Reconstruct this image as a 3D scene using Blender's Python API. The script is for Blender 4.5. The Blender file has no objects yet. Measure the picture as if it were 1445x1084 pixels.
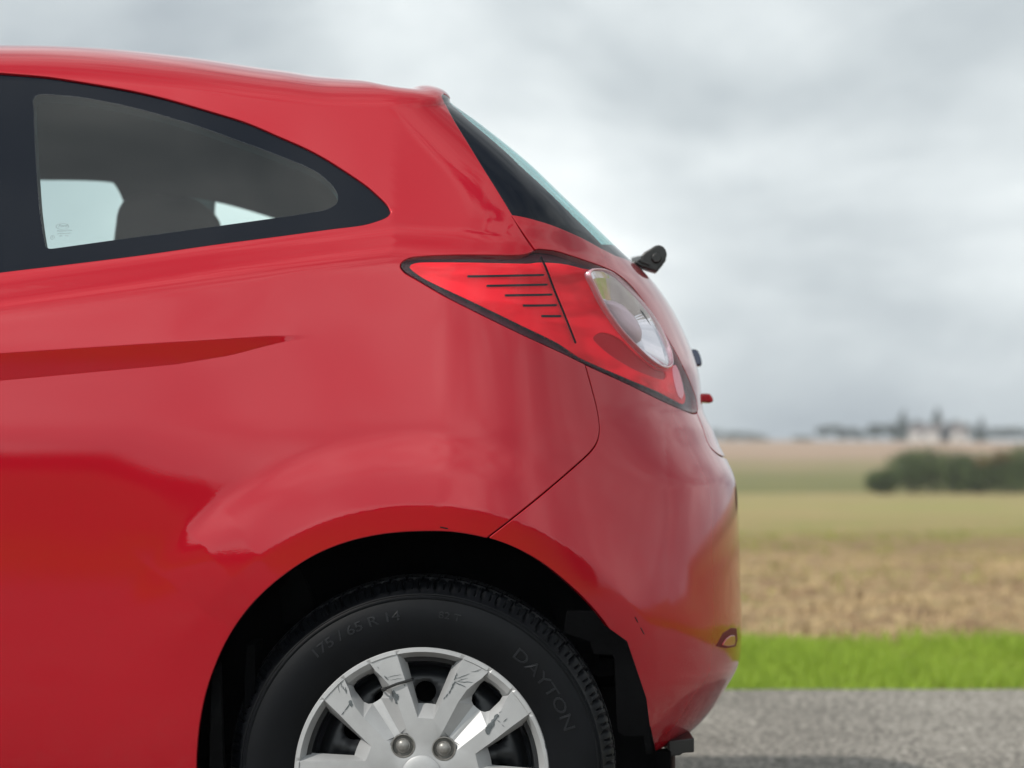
import bpy, bmesh, math, random
import numpy as np
from mathutils import Vector, Matrix, geometry

random.seed(4); rng = np.random.default_rng(4)
SC = bpy.context.scene
COL = SC.collection

# ------------------------------------------------------------------ camera
cam_data = bpy.data.cameras.new('camera')
cam = bpy.data.objects.new('camera', cam_data); COL.objects.link(cam); SC.camera = cam
cam.location = (0, -3.2, 0.779); cam.rotation_euler = (math.radians(90), 0, 0)
cam_data.sensor_width = 36; cam_data.lens = 3040 / 1445 * 36
cam_data.shift_y = (640 - 542) / 1445
cam_data.clip_start = .05; cam_data.clip_end = 5000
cam_data.dof.use_dof = True; cam_data.dof.focus_distance = 3.24
cam_data.dof.aperture_fstop = cam_data.lens / 1000 / 0.020

# ------------------------------------------------------------------ sky, sun, exposure
SUN_DIR = Vector((-.62, -.50, .78)).normalized()        # towards the sun
W = bpy.data.worlds.new('World'); SC.world = W; W.use_nodes = True
nt = W.node_tree; nt.nodes.clear()
def N(t, kind, **kw):
    n = t.nodes.new(kind)
    for k, v in kw.items():
        if k.startswith('i_'): n.inputs[k[2:].replace('_', ' ')].default_value = v
        else: setattr(n, k, v)
    return n
def L(t, a, b): t.links.new(a, b)
def build_sky(t):
    out = N(t, 'ShaderNodeOutputWorld'); tc = N(t, 'ShaderNodeTexCoord')
    sky = N(t, 'ShaderNodeTexSky'); sky.sky_type = 'NISHITA'; sky.sun_disc = False
    sky.sun_elevation = math.asin(SUN_DIR.z); sky.sun_rotation = math.atan2(SUN_DIR.x, SUN_DIR.y)
    bg0 = N(t, 'ShaderNodeBackground', i_Strength=.10); L(t, sky.outputs[0], bg0.inputs[0])
    sep = N(t, 'ShaderNodeSeparateXYZ'); L(t, tc.outputs['Generated'], sep.inputs[0])
    def M(op, a, b=None, c=None, clamp=False):
        m = N(t, 'ShaderNodeMath', operation=op); m.use_clamp = clamp
        for i, v in enumerate((a, b, c)):
            if v is None: continue
            if isinstance(v, (int, float)): m.inputs[i].default_value = v
            else: L(t, v, m.inputs[i])
        return m.outputs[0]
    zc = M('ADD', M('MAXIMUM', sep.outputs[2], 0.0), .46)
    u = M('DIVIDE', sep.outputs[0], zc); v = M('DIVIDE', sep.outputs[1], zc)
    cv = N(t, 'ShaderNodeCombineXYZ'); L(t, u, cv.inputs[0]); L(t, v, cv.inputs[1])
    n1 = N(t, 'ShaderNodeTexNoise', i_Scale=1.9, i_Detail=7.0, i_Roughness=.50, i_Distortion=.25)
    mp = N(t, 'ShaderNodeMapping'); mp.inputs['Location'].default_value = (3.3, 1.2, 0)
    L(t, cv.outputs[0], mp.inputs[0]); L(t, mp.outputs[0], n1.inputs['Vector'])
    n2 = N(t, 'ShaderNodeTexNoise', i_Scale=.8, i_Detail=3.0, i_Roughness=.5)
    mp2 = N(t, 'ShaderNodeMapping'); mp2.inputs['Location'].default_value = (.6, 5.1, 0)
    L(t, cv.outputs[0], mp2.inputs[0]); L(t, mp2.outputs[0], n2.inputs['Vector'])
    n3 = N(t, 'ShaderNodeTexNoise', i_Scale=5.5, i_Detail=5.0, i_Roughness=.55, i_Distortion=.4)
    mp3 = N(t, 'ShaderNodeMapping'); mp3.inputs['Scale'].default_value = (1.0, 1.0, 2.2); L(t, tc.outputs['Generated'], mp3.inputs[0]); L(t, mp3.outputs[0], n3.inputs['Vector'])
    hi_ = N(t, 'ShaderNodeMapRange'); hi_.inputs[1].default_value = .2; hi_.inputs[2].default_value = .5; hi_.inputs[3].default_value = .34; hi_.inputs[4].default_value = .75; L(t, sep.outputs[2], hi_.inputs[0])
    dens = M('ADD', M('MULTIPLY', n1.outputs[0], .62), M('MULTIPLY', n2.outputs[0], .38))
    dens = M('ADD', dens, M('MULTIPLY', M('SUBTRACT', n3.outputs[0], .5), hi_.outputs[0]))
    # clouds are brighter round the sun
    dot = N(t, 'ShaderNodeVectorMath', operation='DOT_PRODUCT'); L(t, tc.outputs['Generated'], dot.inputs[0]); dot.inputs[1].default_value = SUN_DIR
    glow = M('POWER', M('MULTIPLY_ADD', dot.outputs['Value'], .5, .5, clamp=True), 3.0)
    cr = N(t, 'ShaderNodeValToRGB'); el = cr.color_ramp.elements
    el[0].position = .36; el[0].color = (.93, .97, .965, 1)
    el[1].position = .66; el[1].color = (.31, .355, .395, 1)
    e = el.new(.45); e.color = (.70, .75, .765, 1)
    e = el.new(.54); e.color = (.50, .55, .575, 1)
    L(t, dens, cr.inputs[0])
    high = N(t, 'ShaderNodeMapRange'); high.interpolation_type = 'SMOOTHSTEP'; high.inputs[1].default_value = .24; high.inputs[2].default_value = .80
    high.inputs[3].default_value = 1.08; high.inputs[4].default_value = .62; L(t, sep.outputs[2], high.inputs[0])
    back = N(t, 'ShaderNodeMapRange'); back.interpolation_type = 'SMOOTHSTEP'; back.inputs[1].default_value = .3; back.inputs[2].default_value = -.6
    back.inputs[3].default_value = 1.0; back.inputs[4].default_value = 1.45; L(t, sep.outputs[1], back.inputs[0])  # unseen sky behind the camera, brightened to light the bumper and car side
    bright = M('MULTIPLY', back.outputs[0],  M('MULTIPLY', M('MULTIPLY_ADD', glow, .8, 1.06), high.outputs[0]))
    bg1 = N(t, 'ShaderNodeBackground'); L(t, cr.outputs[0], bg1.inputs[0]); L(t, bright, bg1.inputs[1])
    mix = N(t, 'ShaderNodeMixShader')
    cover = N(t, 'ShaderNodeMapRange'); cover.inputs[1].default_value = .27; cover.inputs[2].default_value = .36
    L(t, dens, cover.inputs[0]); L(t, cover.outputs[0], mix.inputs[0])
    L(t, bg0.outputs[0], mix.inputs[1]); L(t, bg1.outputs[0], mix.inputs[2]); L(t, mix.outputs[0], out.inputs[0])
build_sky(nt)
sun_d = bpy.data.lights.new('sun', 'SUN'); sun = bpy.data.objects.new('sun', sun_d); COL.objects.link(sun)
sun_d.energy = 3.6; sun_d.angle = math.radians(1.6); sun_d.color = (1, .95, .88)
sun.rotation_euler = SUN_DIR.to_track_quat('Z', 'Y').to_euler()
vs = SC.view_settings; vs.view_transform = 'Standard'; vs.look = 'None'; vs.gamma = 1; vs.exposure = .03; vs.use_curve_mapping = False
SC.cycles.max_bounces = 12; SC.cycles.transparent_max_bounces = 24; SC.cycles.caustics_reflective = False; SC.cycles.caustics_refractive = False

# ------------------------------------------------------------------ materials
MATS = {}
def mat(name, col, rough=.5, metal=0., coat=0., spec=.5, bump=None, var=None, coat_rough=.03, coords='Object'):
    """Principled material; bump=(scale, strength, detail, distance); var=(scale, amount, detail) varies the colour."""
    m = bpy.data.materials.new(name); m.use_nodes = True; t = m.node_tree
    b = t.nodes['Principled BSDF']
    b.inputs['Base Color'].default_value = (*col, 1); b.inputs['Roughness'].default_value = rough; b.inputs['Metallic'].default_value = metal
    b.inputs['Coat Weight'].default_value = coat; b.inputs['Coat Roughness'].default_value = coat_rough; b.inputs['Specular IOR Level'].default_value = spec
    tc = N(t, 'ShaderNodeTexCoord')
    if var:
        n = N(t, 'ShaderNodeTexNoise', i_Scale=var[0], i_Detail=float(var[2]), i_Roughness=.6); L(t, tc.outputs[coords], n.inputs['Vector'])
        mr = N(t, 'ShaderNodeMapRange'); mr.inputs[1].default_value = .3; mr.inputs[2].default_value = .7
        mr.inputs[3].default_value = 1 - var[1]; mr.inputs[4].default_value = 1 + var[1]; L(t, n.outputs[0], mr.inputs[0])
        mx = N(t, 'ShaderNodeVectorMath', operation='SCALE'); mx.inputs[0].default_value = col; L(t, mr.outputs[0], mx.inputs['Scale'])
        L(t, mx.outputs[0], b.inputs['Base Color'])
    if bump:
        n = N(t, 'ShaderNodeTexNoise', i_Scale=bump[0], i_Detail=float(bump[2]), i_Roughness=.6); L(t, tc.outputs[coords], n.inputs['Vector'])
        bp = N(t, 'ShaderNodeBump', i_Strength=bump[1], i_Distance=bump[3]); L(t, n.outputs[0], bp.inputs['Height']); L(t, bp.outputs[0], b.inputs['Normal'])
    MATS[name] = m; return m
def glass_mat(name, tint, ior=1.5, rough=.0, kf=1.0, f0=.048):
    m = bpy.data.materials.new(name); m.use_nodes = True; t = m.node_tree; t.nodes.clear()
    out = N(t, 'ShaderNodeOutputMaterial'); tr = N(t, 'ShaderNodeBsdfTransparent'); tr.inputs[0].default_value = (*tint, 1)
    gl = N(t, 'ShaderNodeBsdfGlossy'); gl.inputs['Roughness'].default_value = rough; gl.inputs[0].default_value = (1, 1, 1, 1)
    ge = N(t, 'ShaderNodeNewGeometry'); dt = N(t, 'ShaderNodeVectorMath', operation='DOT_PRODUCT'); L(t, ge.outputs['Incoming'], dt.inputs[0]); L(t, ge.outputs['Normal'], dt.inputs[1])
    ab = N(t, 'ShaderNodeMath', operation='ABSOLUTE'); L(t, dt.outputs['Value'], ab.inputs[0]); om = N(t, 'ShaderNodeMath', operation='SUBTRACT'); om.inputs[0].default_value = 1.0; L(t, ab.outputs[0], om.inputs[1])
    pw = N(t, 'ShaderNodeMath', operation='POWER'); pw.inputs[1].default_value = 5.0; L(t, om.outputs[0], pw.inputs[0])
    fr = N(t, 'ShaderNodeMath', operation='MULTIPLY_ADD'); fr.inputs[1].default_value = .70; fr.inputs[2].default_value = f0; L(t, pw.outputs[0], fr.inputs[0]); ad = N(t, 'ShaderNodeMixShader')
    k = N(t, 'ShaderNodeMath', operation='MULTIPLY'); k.inputs[1].default_value = kf; k.use_clamp = True
    L(t, fr.outputs[0], k.inputs[0]); L(t, k.outputs[0], ad.inputs[0]); L(t, tr.outputs[0], ad.inputs[1]); L(t, gl.outputs[0], ad.inputs[2]); L(t, ad.outputs[0], out.inputs[0])
    MATS[name] = m; return m

def make_paint():
    m = mat('red_paint', (.385, .0052, .0145), rough=.20, metal=.28, coat=1.0, coat_rough=.012, spec=.0)
    t = m.node_tree; b = t.nodes['Principled BSDF']; tc = N(t, 'ShaderNodeTexCoord')
    # faint dust: stronger low on the bumper and sills, a little everywhere
    n = N(t, 'ShaderNodeTexNoise', i_Scale=260., i_Detail=5., i_Roughness=.7); L(t, tc.outputs['Object'], n.inputs['Vector'])
    n2 = N(t, 'ShaderNodeTexNoise', i_Scale=4., i_Detail=4., i_Roughness=.6); L(t, tc.outputs['Object'], n2.inputs['Vector'])
    sp = N(t, 'ShaderNodeSeparateXYZ'); L(t, tc.outputs['Object'], sp.inputs[0])
    lo = N(t, 'ShaderNodeMapRange'); lo.inputs[1].default_value = .62; lo.inputs[2].default_value = .30; L(t, sp.outputs[2], lo.inputs[0])
    rr = N(t, 'ShaderNodeMapRange'); rr.inputs[1].default_value = .17; rr.inputs[2].default_value = .34; L(t, sp.outputs[0], rr.inputs[0])
    a = N(t, 'ShaderNodeMath', operation='MULTIPLY'); L(t, lo.outputs[0], a.inputs[0]); L(t, rr.outputs[0], a.inputs[1])
    g = N(t, 'ShaderNodeMapRange'); g.inputs[1].default_value = .52; g.inputs[2].default_value = .75; L(t, n.outputs[0], g.inputs[0])
    g2 = N(t, 'ShaderNodeMapRange'); g2.inputs[1].default_value = .4; g2.inputs[2].default_value = .62; L(t, n2.outputs[0], g2.inputs[0])
    a2 = N(t, 'ShaderNodeMath', operation='MULTIPLY'); L(t, a.outputs[0], a2.inputs[0]); L(t, g.outputs[0], a2.inputs[1])
    a3 = N(t, 'ShaderNodeMath', operation='MULTIPLY'); L(t, a2.outputs[0], a3.inputs[0]); L(t, g2.outputs[0], a3.inputs[1])
    a4 = N(t, 'ShaderNodeMath', operation='MULTIPLY'); a4.inputs[1].default_value = .55; L(t, a3.outputs[0], a4.inputs[0])
    mx = N(t, 'ShaderNodeMix', data_type='RGBA'); mx.inputs[6].default_value = (.385, .0052, .0145, 1); mx.inputs[7].default_value = (.40, .22, .18, 1)
    L(t, a4.outputs[0], mx.inputs[0]); L(t, mx.outputs[2], b.inputs['Base Color'])
    cr = N(t, 'ShaderNodeMapRange'); cr.inputs[3].default_value = .012; cr.inputs[4].default_value = .25; L(t, a.outputs[0], cr.inputs[0])
    c2 = N(t, 'ShaderNodeMath', operation='MULTIPLY'); c2.inputs[1].default_value = .35; L(t, cr.outputs[0], c2.inputs[0])
    L(t, c2.outputs[0], b.inputs['Coat Roughness'])
    # orange peel
    bp = N(t, 'ShaderNodeBump', i_Strength=.05, i_Distance=.0006); n3 = N(t, 'ShaderNodeTexNoise', i_Scale=380., i_Detail=1.)
    L(t, tc.outputs['Object'], n3.inputs['Vector']); L(t, n3.outputs[0], bp.inputs['Height']); L(t, bp.outputs[0], b.inputs['Coat Normal'])
    return m
PAINT = make_paint()
BLACKGLOSS = mat('black_ceramic_frit', (.005, .007, .012), rough=.05, spec=.16)
FRIT = BLACKGLOSS
LINER = mat('dark_inner_shell', (.004, .004, .0045), rough=.95, spec=.0)
ARCHM = mat('wheel_arch_felt', (.0024, .0025, .0028), rough=.95, spec=.02, bump=(90, .5, 4, .004), var=(6, .5, 4))
TRIM = mat('grey_cabin_trim', (.012, .026, .028), rough=.9, spec=.05)
SEAT = mat('dark_seat_fabric', (.012, .015, .017), rough=.9, spec=.05)
REARGLASS = glass_mat('teal_rear_glass', (.58, .88, .88))
GLASS = glass_mat('green_tinted_glass', (.88, .97, .95))
COVER = glass_mat('clear_lamp_cover', (.97, .95, .96), rough=.01, kf=.8, f0=.035)
RUBBER = mat('tyre_rubber', (.0022, .0027, .0038), rough=.5, spec=.14, bump=(60, .12, 4, .002), var=(9, .35, 5))
RUBTXT = mat('tyre_lettering_rubber', (.006, .007, .009), rough=.5, spec=.25)
SILVER = mat('silver_hubcap_paint', (.335, .338, .342), rough=.50, metal=.25, coat=.06, coat_rough=.3, bump=(500, .06, 2, .0004), var=(11, .13, 5))
SCUFF = mat('scuffed_bare_plastic', (.085, .095, .10), rough=.8, spec=.2, var=(200, .3, 3))
STEEL = mat('black_steel_wheel', (.008, .009, .011), rough=.4, spec=.4, var=(20, .4, 4))
BOLT = mat('grey_bolt_plastic', (.17, .165, .155), rough=.38, metal=.4, bump=(300, .3, 3, .0006), var=(60, .35, 4))
BLACKPL = mat('black_plastic', (.010, .010, .010), rough=.38, spec=.5, bump=(250, .15, 3, .0008))
CHROME = mat('lamp_reflector_chrome', (.84, .84, .88), rough=.12, metal=.85)
LAMPDARK = mat('dark_lamp_border', (.055, .006, .015), rough=.3, spec=.1)
LAMPBLACK = mat('black_lamp_line', (.004, .003, .006), rough=.4, spec=.15)
PINK = mat('pink_reflector_lens', (.85, .07, .14), rough=.25, coat=.5)

def lens_mat():
    m = mat('red_lamp_lens', (.80, .003, .012), rough=.5, spec=.05)
    t = m.node_tree; b = t.nodes['Principled BSDF']; tc = N(t, 'ShaderNodeTexCoord')
    mp = N(t, 'ShaderNodeMapping'); mp.inputs['Scale'].default_value = (7, 7, 30); mp.inputs['Rotation'].default_value = (0, -.12, 0)
    n = N(t, 'ShaderNodeTexNoise', i_Scale=1., i_Detail=2., i_Roughness=.45, i_Distortion=.5)
    L(t, tc.outputs['Object'], mp.inputs[0]); L(t, mp.outputs[0], n.inputs['Vector'])
    cr = N(t, 'ShaderNodeValToRGB'); e = cr.color_ramp.elements
    e[0].position = .34; e[0].color = (.58, .002, .010, 1); e[1].position = .62; e[1].color = (.98, .014, .030, 1)
    L(t, n.outputs[0], cr.inputs[0]); L(t, cr.outputs[0], b.inputs['Base Color'])
    bp = N(t, 'ShaderNodeBump', i_Strength=.25, i_Distance=.003); L(t, n.outputs[0], bp.inputs['Height']); L(t, bp.outputs[0], b.inputs['Normal'])
    return m
REDLENS = lens_mat()
DEEPRED = mat('deep_red_lamp_recess', (.42, .002, .007), rough=.4, spec=.1)

# ------------------------------------------------------------------ object helpers
def link(o, parent=None):
    COL.objects.link(o)
    if parent is not None: o.parent = parent
    return o
def tag(o, label=None, cat=None, group=None, kind=None):
    if label: o['label'] = label
    if cat: o['category'] = cat
    if group: o['group'] = group
    if kind: o['kind'] = kind
    return o
def empty(name, loc=(0, 0, 0)):
    o = bpy.data.objects.new(name, None); o.location = loc; o.empty_display_size = .1; return link(o)
def mesh_np(name, V, Fc, material, parent=None, smooth=True, normals=None):
    me = bpy.data.meshes.new(name); me.from_pydata([tuple(v) for v in V], [], [tuple(int(i) for i in f) for f in Fc]); me.update()
    me.materials.append(material)
    if smooth: me.polygons.foreach_set('use_smooth', [True] * len(me.polygons))
    if normals is not None: me.normals_split_custom_set_from_vertices([tuple(n) for n in normals])
    return link(bpy.data.objects.new(name, me), parent)
def tris_fast(name, V, T, material, parent=None, smooth=False):
    V = np.asarray(V, np.float32); T = np.asarray(T, np.int32)
    me = bpy.data.meshes.new(name); me.vertices.add(len(V)); me.vertices.foreach_set('co', V.ravel())
    me.loops.add(T.size); me.loops.foreach_set('vertex_index', T.ravel())
    me.polygons.add(len(T)); me.polygons.foreach_set('loop_start', np.arange(0, T.size, T.shape[1], dtype=np.int32)); me.polygons.foreach_set('loop_total', np.full(len(T), T.shape[1], np.int32))
    me.materials.append(material); me.update(calc_edges=True)
    if smooth: me.polygons.foreach_set('use_smooth', np.ones(len(T), bool))
    me.validate(); return link(bpy.data.objects.new(name, me), parent)
def bm_obj(name, bm, material, parent=None, smooth=False, bevel=0, seg=2, angle=30):
    bmesh.ops.recalc_face_normals(bm, faces=bm.faces)
    me = bpy.data.meshes.new(name); bm.to_mesh(me); bm.free(); me.materials.append(material)
    if smooth:
        me.polygons.foreach_set('use_smooth', [True] * len(me.polygons))
        me.set_sharp_from_angle(angle=math.radians(40))
    o = link(bpy.data.objects.new(name, me), parent)
    if bevel:
        b = o.modifiers.new('bevel', 'BEVEL'); b.width = bevel; b.segments = seg; b.limit_method = 'ANGLE'; b.angle_limit = math.radians(angle); b.harden_normals = False
    return o
def add_box(bm, c, s, rot=None):
    m = Matrix.Translation(c) @ (rot or Matrix()) @ Matrix.Diagonal((*s, 1)); bmesh.ops.create_cube(bm, size=1, matrix=m)
def prism_xz(bm, pts, ya, yb):
    """outline in x,z between two depths"""
    a = [bm.verts.new((x, ya, z)) for x, z in pts]; b = [bm.verts.new((x, yb, z)) for x, z in pts]
    bm.faces.new(a); bm.faces.new(b[::-1]); n = len(pts)
    for i in range(n): bm.faces.new((a[i], b[i], b[(i + 1) % n], a[(i + 1) % n]))
# ------------------------------------------------------------------ the car's outer surface as one function S(s, q)
F=3040.0; CX=722.5; YH=640.0; CZ=0.779; D=3.2; YC=0.83
def sstep(a,b,x):
    t=np.clip((x-a)/(b-a),0,1); return t*t*(3-2*t)
def table(xs,ys,lo,hi,n=1200):
    """integral of a smoothed piecewise-linear slope table"""
    g=np.linspace(lo,hi,n); s=np.interp(g,xs,ys)
    return g,s
_zg,_zs=table([0.15,.25,.40,.55,.73,.79,.83,.90,.97,1.03,1.6],[-.35,-.22,-.07,-.02,-.015,.02,.07,.085,.12,.14,.14],.1,1.7)
_k=np.exp(-np.linspace(-2,2,31)**2); _k/=_k.sum()
_zs=np.convolve(np.pad(_zs,15,'edge'),_k,'valid')
_zi=np.concatenate([[0],np.cumsum((_zs[1:]+_zs[:-1])/2*np.diff(_zg))]); _zi-=np.interp(.78,_zg,_zi)
# shoulder / greenhouse
_tg=np.linspace(-.3,.6,1800)
_ts=.75*np.exp(-(_tg/.021)**2)+.30*sstep(-.01,.05,_tg)
_ti=np.concatenate([[0],np.cumsum((_ts[1:]+_ts[:-1])/2*np.diff(_tg))])
# flare
_rg=np.linspace(.2,.8,1500)
_rs=np.interp(_rg,[.2,.403,.411,.45,.475,.49,.503,.52,.60,.67],[0,0,.10,.12,.16,.18,.13,.045,.035,0])
_rs=np.convolve(np.pad(_rs,6,'edge'),np.ones(13)/13,'valid')
_ri=np.concatenate([[0],np.cumsum((_rs[1:]+_rs[:-1])/2*np.diff(_rg))]); _ri=_ri[-1]-_ri
XW,ZW=-.1357,.296
def pz(py,y): return CZ+(YH-py)/F*(D+y)
def px2x(px,y): return (px-CX)/F*(D+y)
def zb(x):
    return np.interp(x,[-3,-.77,-.44,-.18,0.0,.6],[pz(420,.02)-.20,pz(412,.02),pz(368,.02),pz(338,.03),pz(347,.03),pz(360,.03)])
def crw(x): return np.interp(x,[-.80,-.50,-.42,-.36,-.32,-.29,.2],[.042,.034,.026,.014,.006,.004,.003])
def y0(x,z):
    y=np.interp(z,_zg,_zi)
    y=y+np.interp(z-zb(x),_tg,_ti)
    # crease
    zc=np.interp(x,[-3,-.76,-.36,.3],[pz(500,0)-.15,pz(498,0),pz(473,0),pz(462,0)])
    t=z-zc
    w=crw(x); e=.186*w*(1-sstep(-.37,-.29,x))
    tri=np.where(t<0,np.clip(1+t/w,0,1),np.clip(1-t/.10,0,1))
    y=y-e*tri
    dx,dz=x-XW,z-ZW; r=np.hypot(dx,dz); th=np.degrees(np.arctan2(dx,dz))
    A=np.interp(th,[-180,-95,-66,-52,-43,-36,60,130,180],[.05,.08,.12,.32,.85,1,1,.9,.8])
    y=y-np.interp(r,_rg,_ri)*A
    g=np.clip(z-.46,0,.37); y=y+sstep(.0,.22,x)*.12*g*g/(g+.10)+.10*np.clip(x+.55,0,.80)**2
    # side tucks in a little towards the nose
    y=y+.018*np.clip(-(x+.9),0,3)**2*.35+.40*np.clip(-(x+2.75)/.5,0,1)**2
    return y
# tables over z : corner start, rear extent
ZN=np.array([.20,.30,.36,.42,.48,.54,.62,.72,.80,.82,.86,.92,1.0,1.08,1.14,1.2,1.26,1.32,1.39,1.46])
XR=np.array([0.0919, 0.3411, 0.3918, 0.420, 0.4215, 0.4195, 0.418, 0.4123, 0.378, 0.370, 0.3513, 0.3443, 0.316, 0.264, 0.1853, 0.1108, 0.0464, -0.0289, -0.1266, -0.1766])
X0=np.array([-.12,-.12,-.12,-.12,-.12,-.12,-.12,-.12,-.12,-.12,-.12,-.12,-.12,-.10,-.08,-.10,-.15,-.2,-.25,-.28])
K1=np.array([.62,.62,.62,.62,.62,.62,.62,.62,.62,.62,.62,.62,.62,.70,.85,.9,.92,.92,.92,.92])
K2=np.array([.62,.62,.62,.62,.62,.62,.62,.62,.62,.62,.62,.62,.60,.60,.7,.8,.8,.8,.8,.8])
ZF=np.array([.20,.32,.42,.55,.75,.90,1.0,1.08,1.14,1.2,1.26,1.32,1.39,1.46])
XF=np.array([.10,.335,.41,.425,.405,.355,.32,.265,.1853,.1108,.0464,-.0289,-.1266,-.1766])
# roof rounding start over x
XT=np.array([-3.2,-2.95,-2.3,-2.05,-1.5,-1.1,-.80,-.5,-.28,-.19,-.10,.0,.4])
ZT=np.array([.45,.72,.90,.98,1.33,1.375,1.373,1.3525,1.3290,1.3205,1.3215,1.332,1.325])
RISE=.115
XB=-.12; SL=1.05; QL=.18; QT=1.30; QM=2.10
def smi(z,Z,V):
    # C1 cubic (Catmull-Rom/PCHIP-like) interpolation
    z=np.clip(z,Z[0],Z[-1]); h=np.diff(Z); d=np.diff(V)/h
    m=np.zeros_like(V); m[1:-1]=np.where(d[1:]*d[:-1]>0,2*d[1:]*d[:-1]/(d[1:]+d[:-1]+1e-12*np.sign(d[1:]+d[:-1]+1e-30)),0); m[0]=d[0];m[-1]=d[-1]
    i=np.clip(np.searchsorted(Z,z)-1,0,len(Z)-2); t=(z-Z[i])/h[i]
    return ((2*t**3-3*t*t+1)*V[i]+(t**3-2*t*t+t)*h[i]*m[i]+(-2*t**3+3*t*t)*V[i+1]+(t**3-t*t)*h[i]*m[i+1])
def S(s,q):
    s=np.asarray(s,float); q=np.asarray(q,float)
    sc=np.clip(s,0,SL); fr=np.minimum(s,0)
    zt=smi(np.where(s<0,XB+fr,XB+.3*sc),XT,ZT)
    zt=zt+.036*sstep(.2,.8,sc)
    qq=np.minimum(q,QT)
    z=QL+(qq-QL)/(QT-QL)*(zt-QL)
    u=np.clip((q-QT)/(QM-QT),0,1)
    # z used for plan tables (roof keeps rising slightly)
    zt2=z+.10*np.clip(u*3,0,1)**1
    zz=np.where(u>0,z+.06*sstep(0,.5,u),z)
    x0=smi(zz,ZN,X0); xr=smi(zz,ZN,XR); k1=smi(zz,ZN,K1); k2=smi(zz,ZN,K2)
    xf=XB+fr+(x0-XB)*sstep(-.6,0,fr)
    t=sc/SL; a=xr-x0; af=np.minimum(smi(zz,ZF,XF),xr+.05)-x0; a=af+(a-af)*sstep(.22,.60,t)
    bx=3*t*(1-t)**2*k1*a+3*t*t*(1-t)*a+t**3*a
    by=(1-t)**3+3*t*(1-t)**2+3*t*t*(1-t)*k2
    x=np.where(s<0,xf,x0+bx)
    yb=y0(x,z)
    # roof hermite from (yb,z) to (YC,z+RISE)
    sl=.44
    L=.55
    T0y=sl*L*.45; T0z=L*.42; 
    h00=2*u**3-3*u*u+1;h10=u**3-2*u*u+u;h01=-2*u**3+3*u*u;h11=u**3-u*u
    front=sstep(-2.0,-1.2,x)
    rise=RISE*(.55+.45*front)-.088*sstep(-.15,.30,s)
    yr=h00*yb+h10*T0y+h01*YC+h11*1.1
    zr=h00*z+h10*T0z+h01*(z+rise)
    yy=np.where(u>0,yr,yb)
    z=np.where(u>0,zr,z)
    y=YC-(YC-yy)*np.where(s<0,1,by)
    return np.stack([x,y,z],-1)
def proj(P):
    d=P[...,1]+D
    return CX+F*P[...,0]/d, YH-F*(P[...,2]-CZ)/d
def S_n(s, q, off=0.):
    s = np.asarray(s, float); q = np.asarray(q, float); h = 4e-4
    s1 = np.clip(s + h, -9, SL); s0 = s1 - 2 * h; q1 = np.clip(q + h, 0, QM); q0 = q1 - 2 * h
    P = S(s, q); ds = S(s1, q) - S(s0, q); dq = S(s, q1) - S(s, q0)
    n = np.cross(ds, dq); n /= np.linalg.norm(n, axis=-1, keepdims=True) + 1e-12
    return P + n * np.reshape(off, (-1,) + (1,) * 1 if np.ndim(off) else ()) if np.ndim(off) else P + n * off, n
_gs, _gq = np.meshgrid(np.linspace(-1.5, .95, 260), np.linspace(.2, 1.7, 200), indexing='ij')
_GP, _GN = S_n(_gs, _gq); _GX, _GY = proj(_GP)
_view = _GP - np.array([0, -D, CZ]); _face = (np.sum(_view * _GN, -1) < -.05)
_GX = np.where(_face, _GX, 1e6)
def solve(pts, mode='px'):
    """photograph points (or world x,z points on the near side) -> surface parameters (s, q)"""
    pts = np.asarray(pts, float); out = []
    A = (_GX, _GY) if mode == 'px' else (np.where(_face, _GP[..., 0], 1e6), _GP[..., 2])
    f = (lambda s, q: np.stack(proj(S(s, q)), -1)) if mode == 'px' else (lambda s, q: S(s, q)[..., [0, 2]])
    pen = (60 if mode == 'px' else 1e-4) * np.clip(_gs, 0, 1)
    idx = [np.argmin((A[0] - p[0]) ** 2 + (A[1] - p[1]) ** 2 + pen) for p in pts]
    x = np.stack([_gs.ravel()[idx], _gq.ravel()[idx]], -1); h = 2e-4
    for _ in range(14):
        r = f(x[:, 0], x[:, 1]) - pts
        js = (f(x[:, 0] + h, x[:, 1]) - f(x[:, 0] - h, x[:, 1])) / (2 * h); jq = (f(x[:, 0], x[:, 1] + h) - f(x[:, 0], x[:, 1] - h)) / (2 * h)
        det = js[:, 0] * jq[:, 1] - jq[:, 0] * js[:, 1]; det = np.where(np.abs(det) < 1e-9, 1e-9, det)
        d = np.stack([(r[:, 0] * jq[:, 1] - jq[:, 0] * r[:, 1]) / det, (js[:, 0] * r[:, 1] - r[:, 0] * js[:, 1]) / det], -1)
        x = x - np.clip(d, -.03, .03); x[:, 0] = np.minimum(x[:, 0], SL)
    return x
def dense(pts, step, closed=False):
    pts = np.asarray(pts, float); P = np.vstack([pts, pts[:1]]) if closed else pts; out = [P[0]]
    for a, b in zip(P[:-1], P[1:]):
        n = max(1, int(math.ceil(np.linalg.norm(b - a) / step)))
        out += [a + (b - a) * k / n for k in range(1, n + 1)]
    out = np.array(out); return out[:-1] if closed else out
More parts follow.
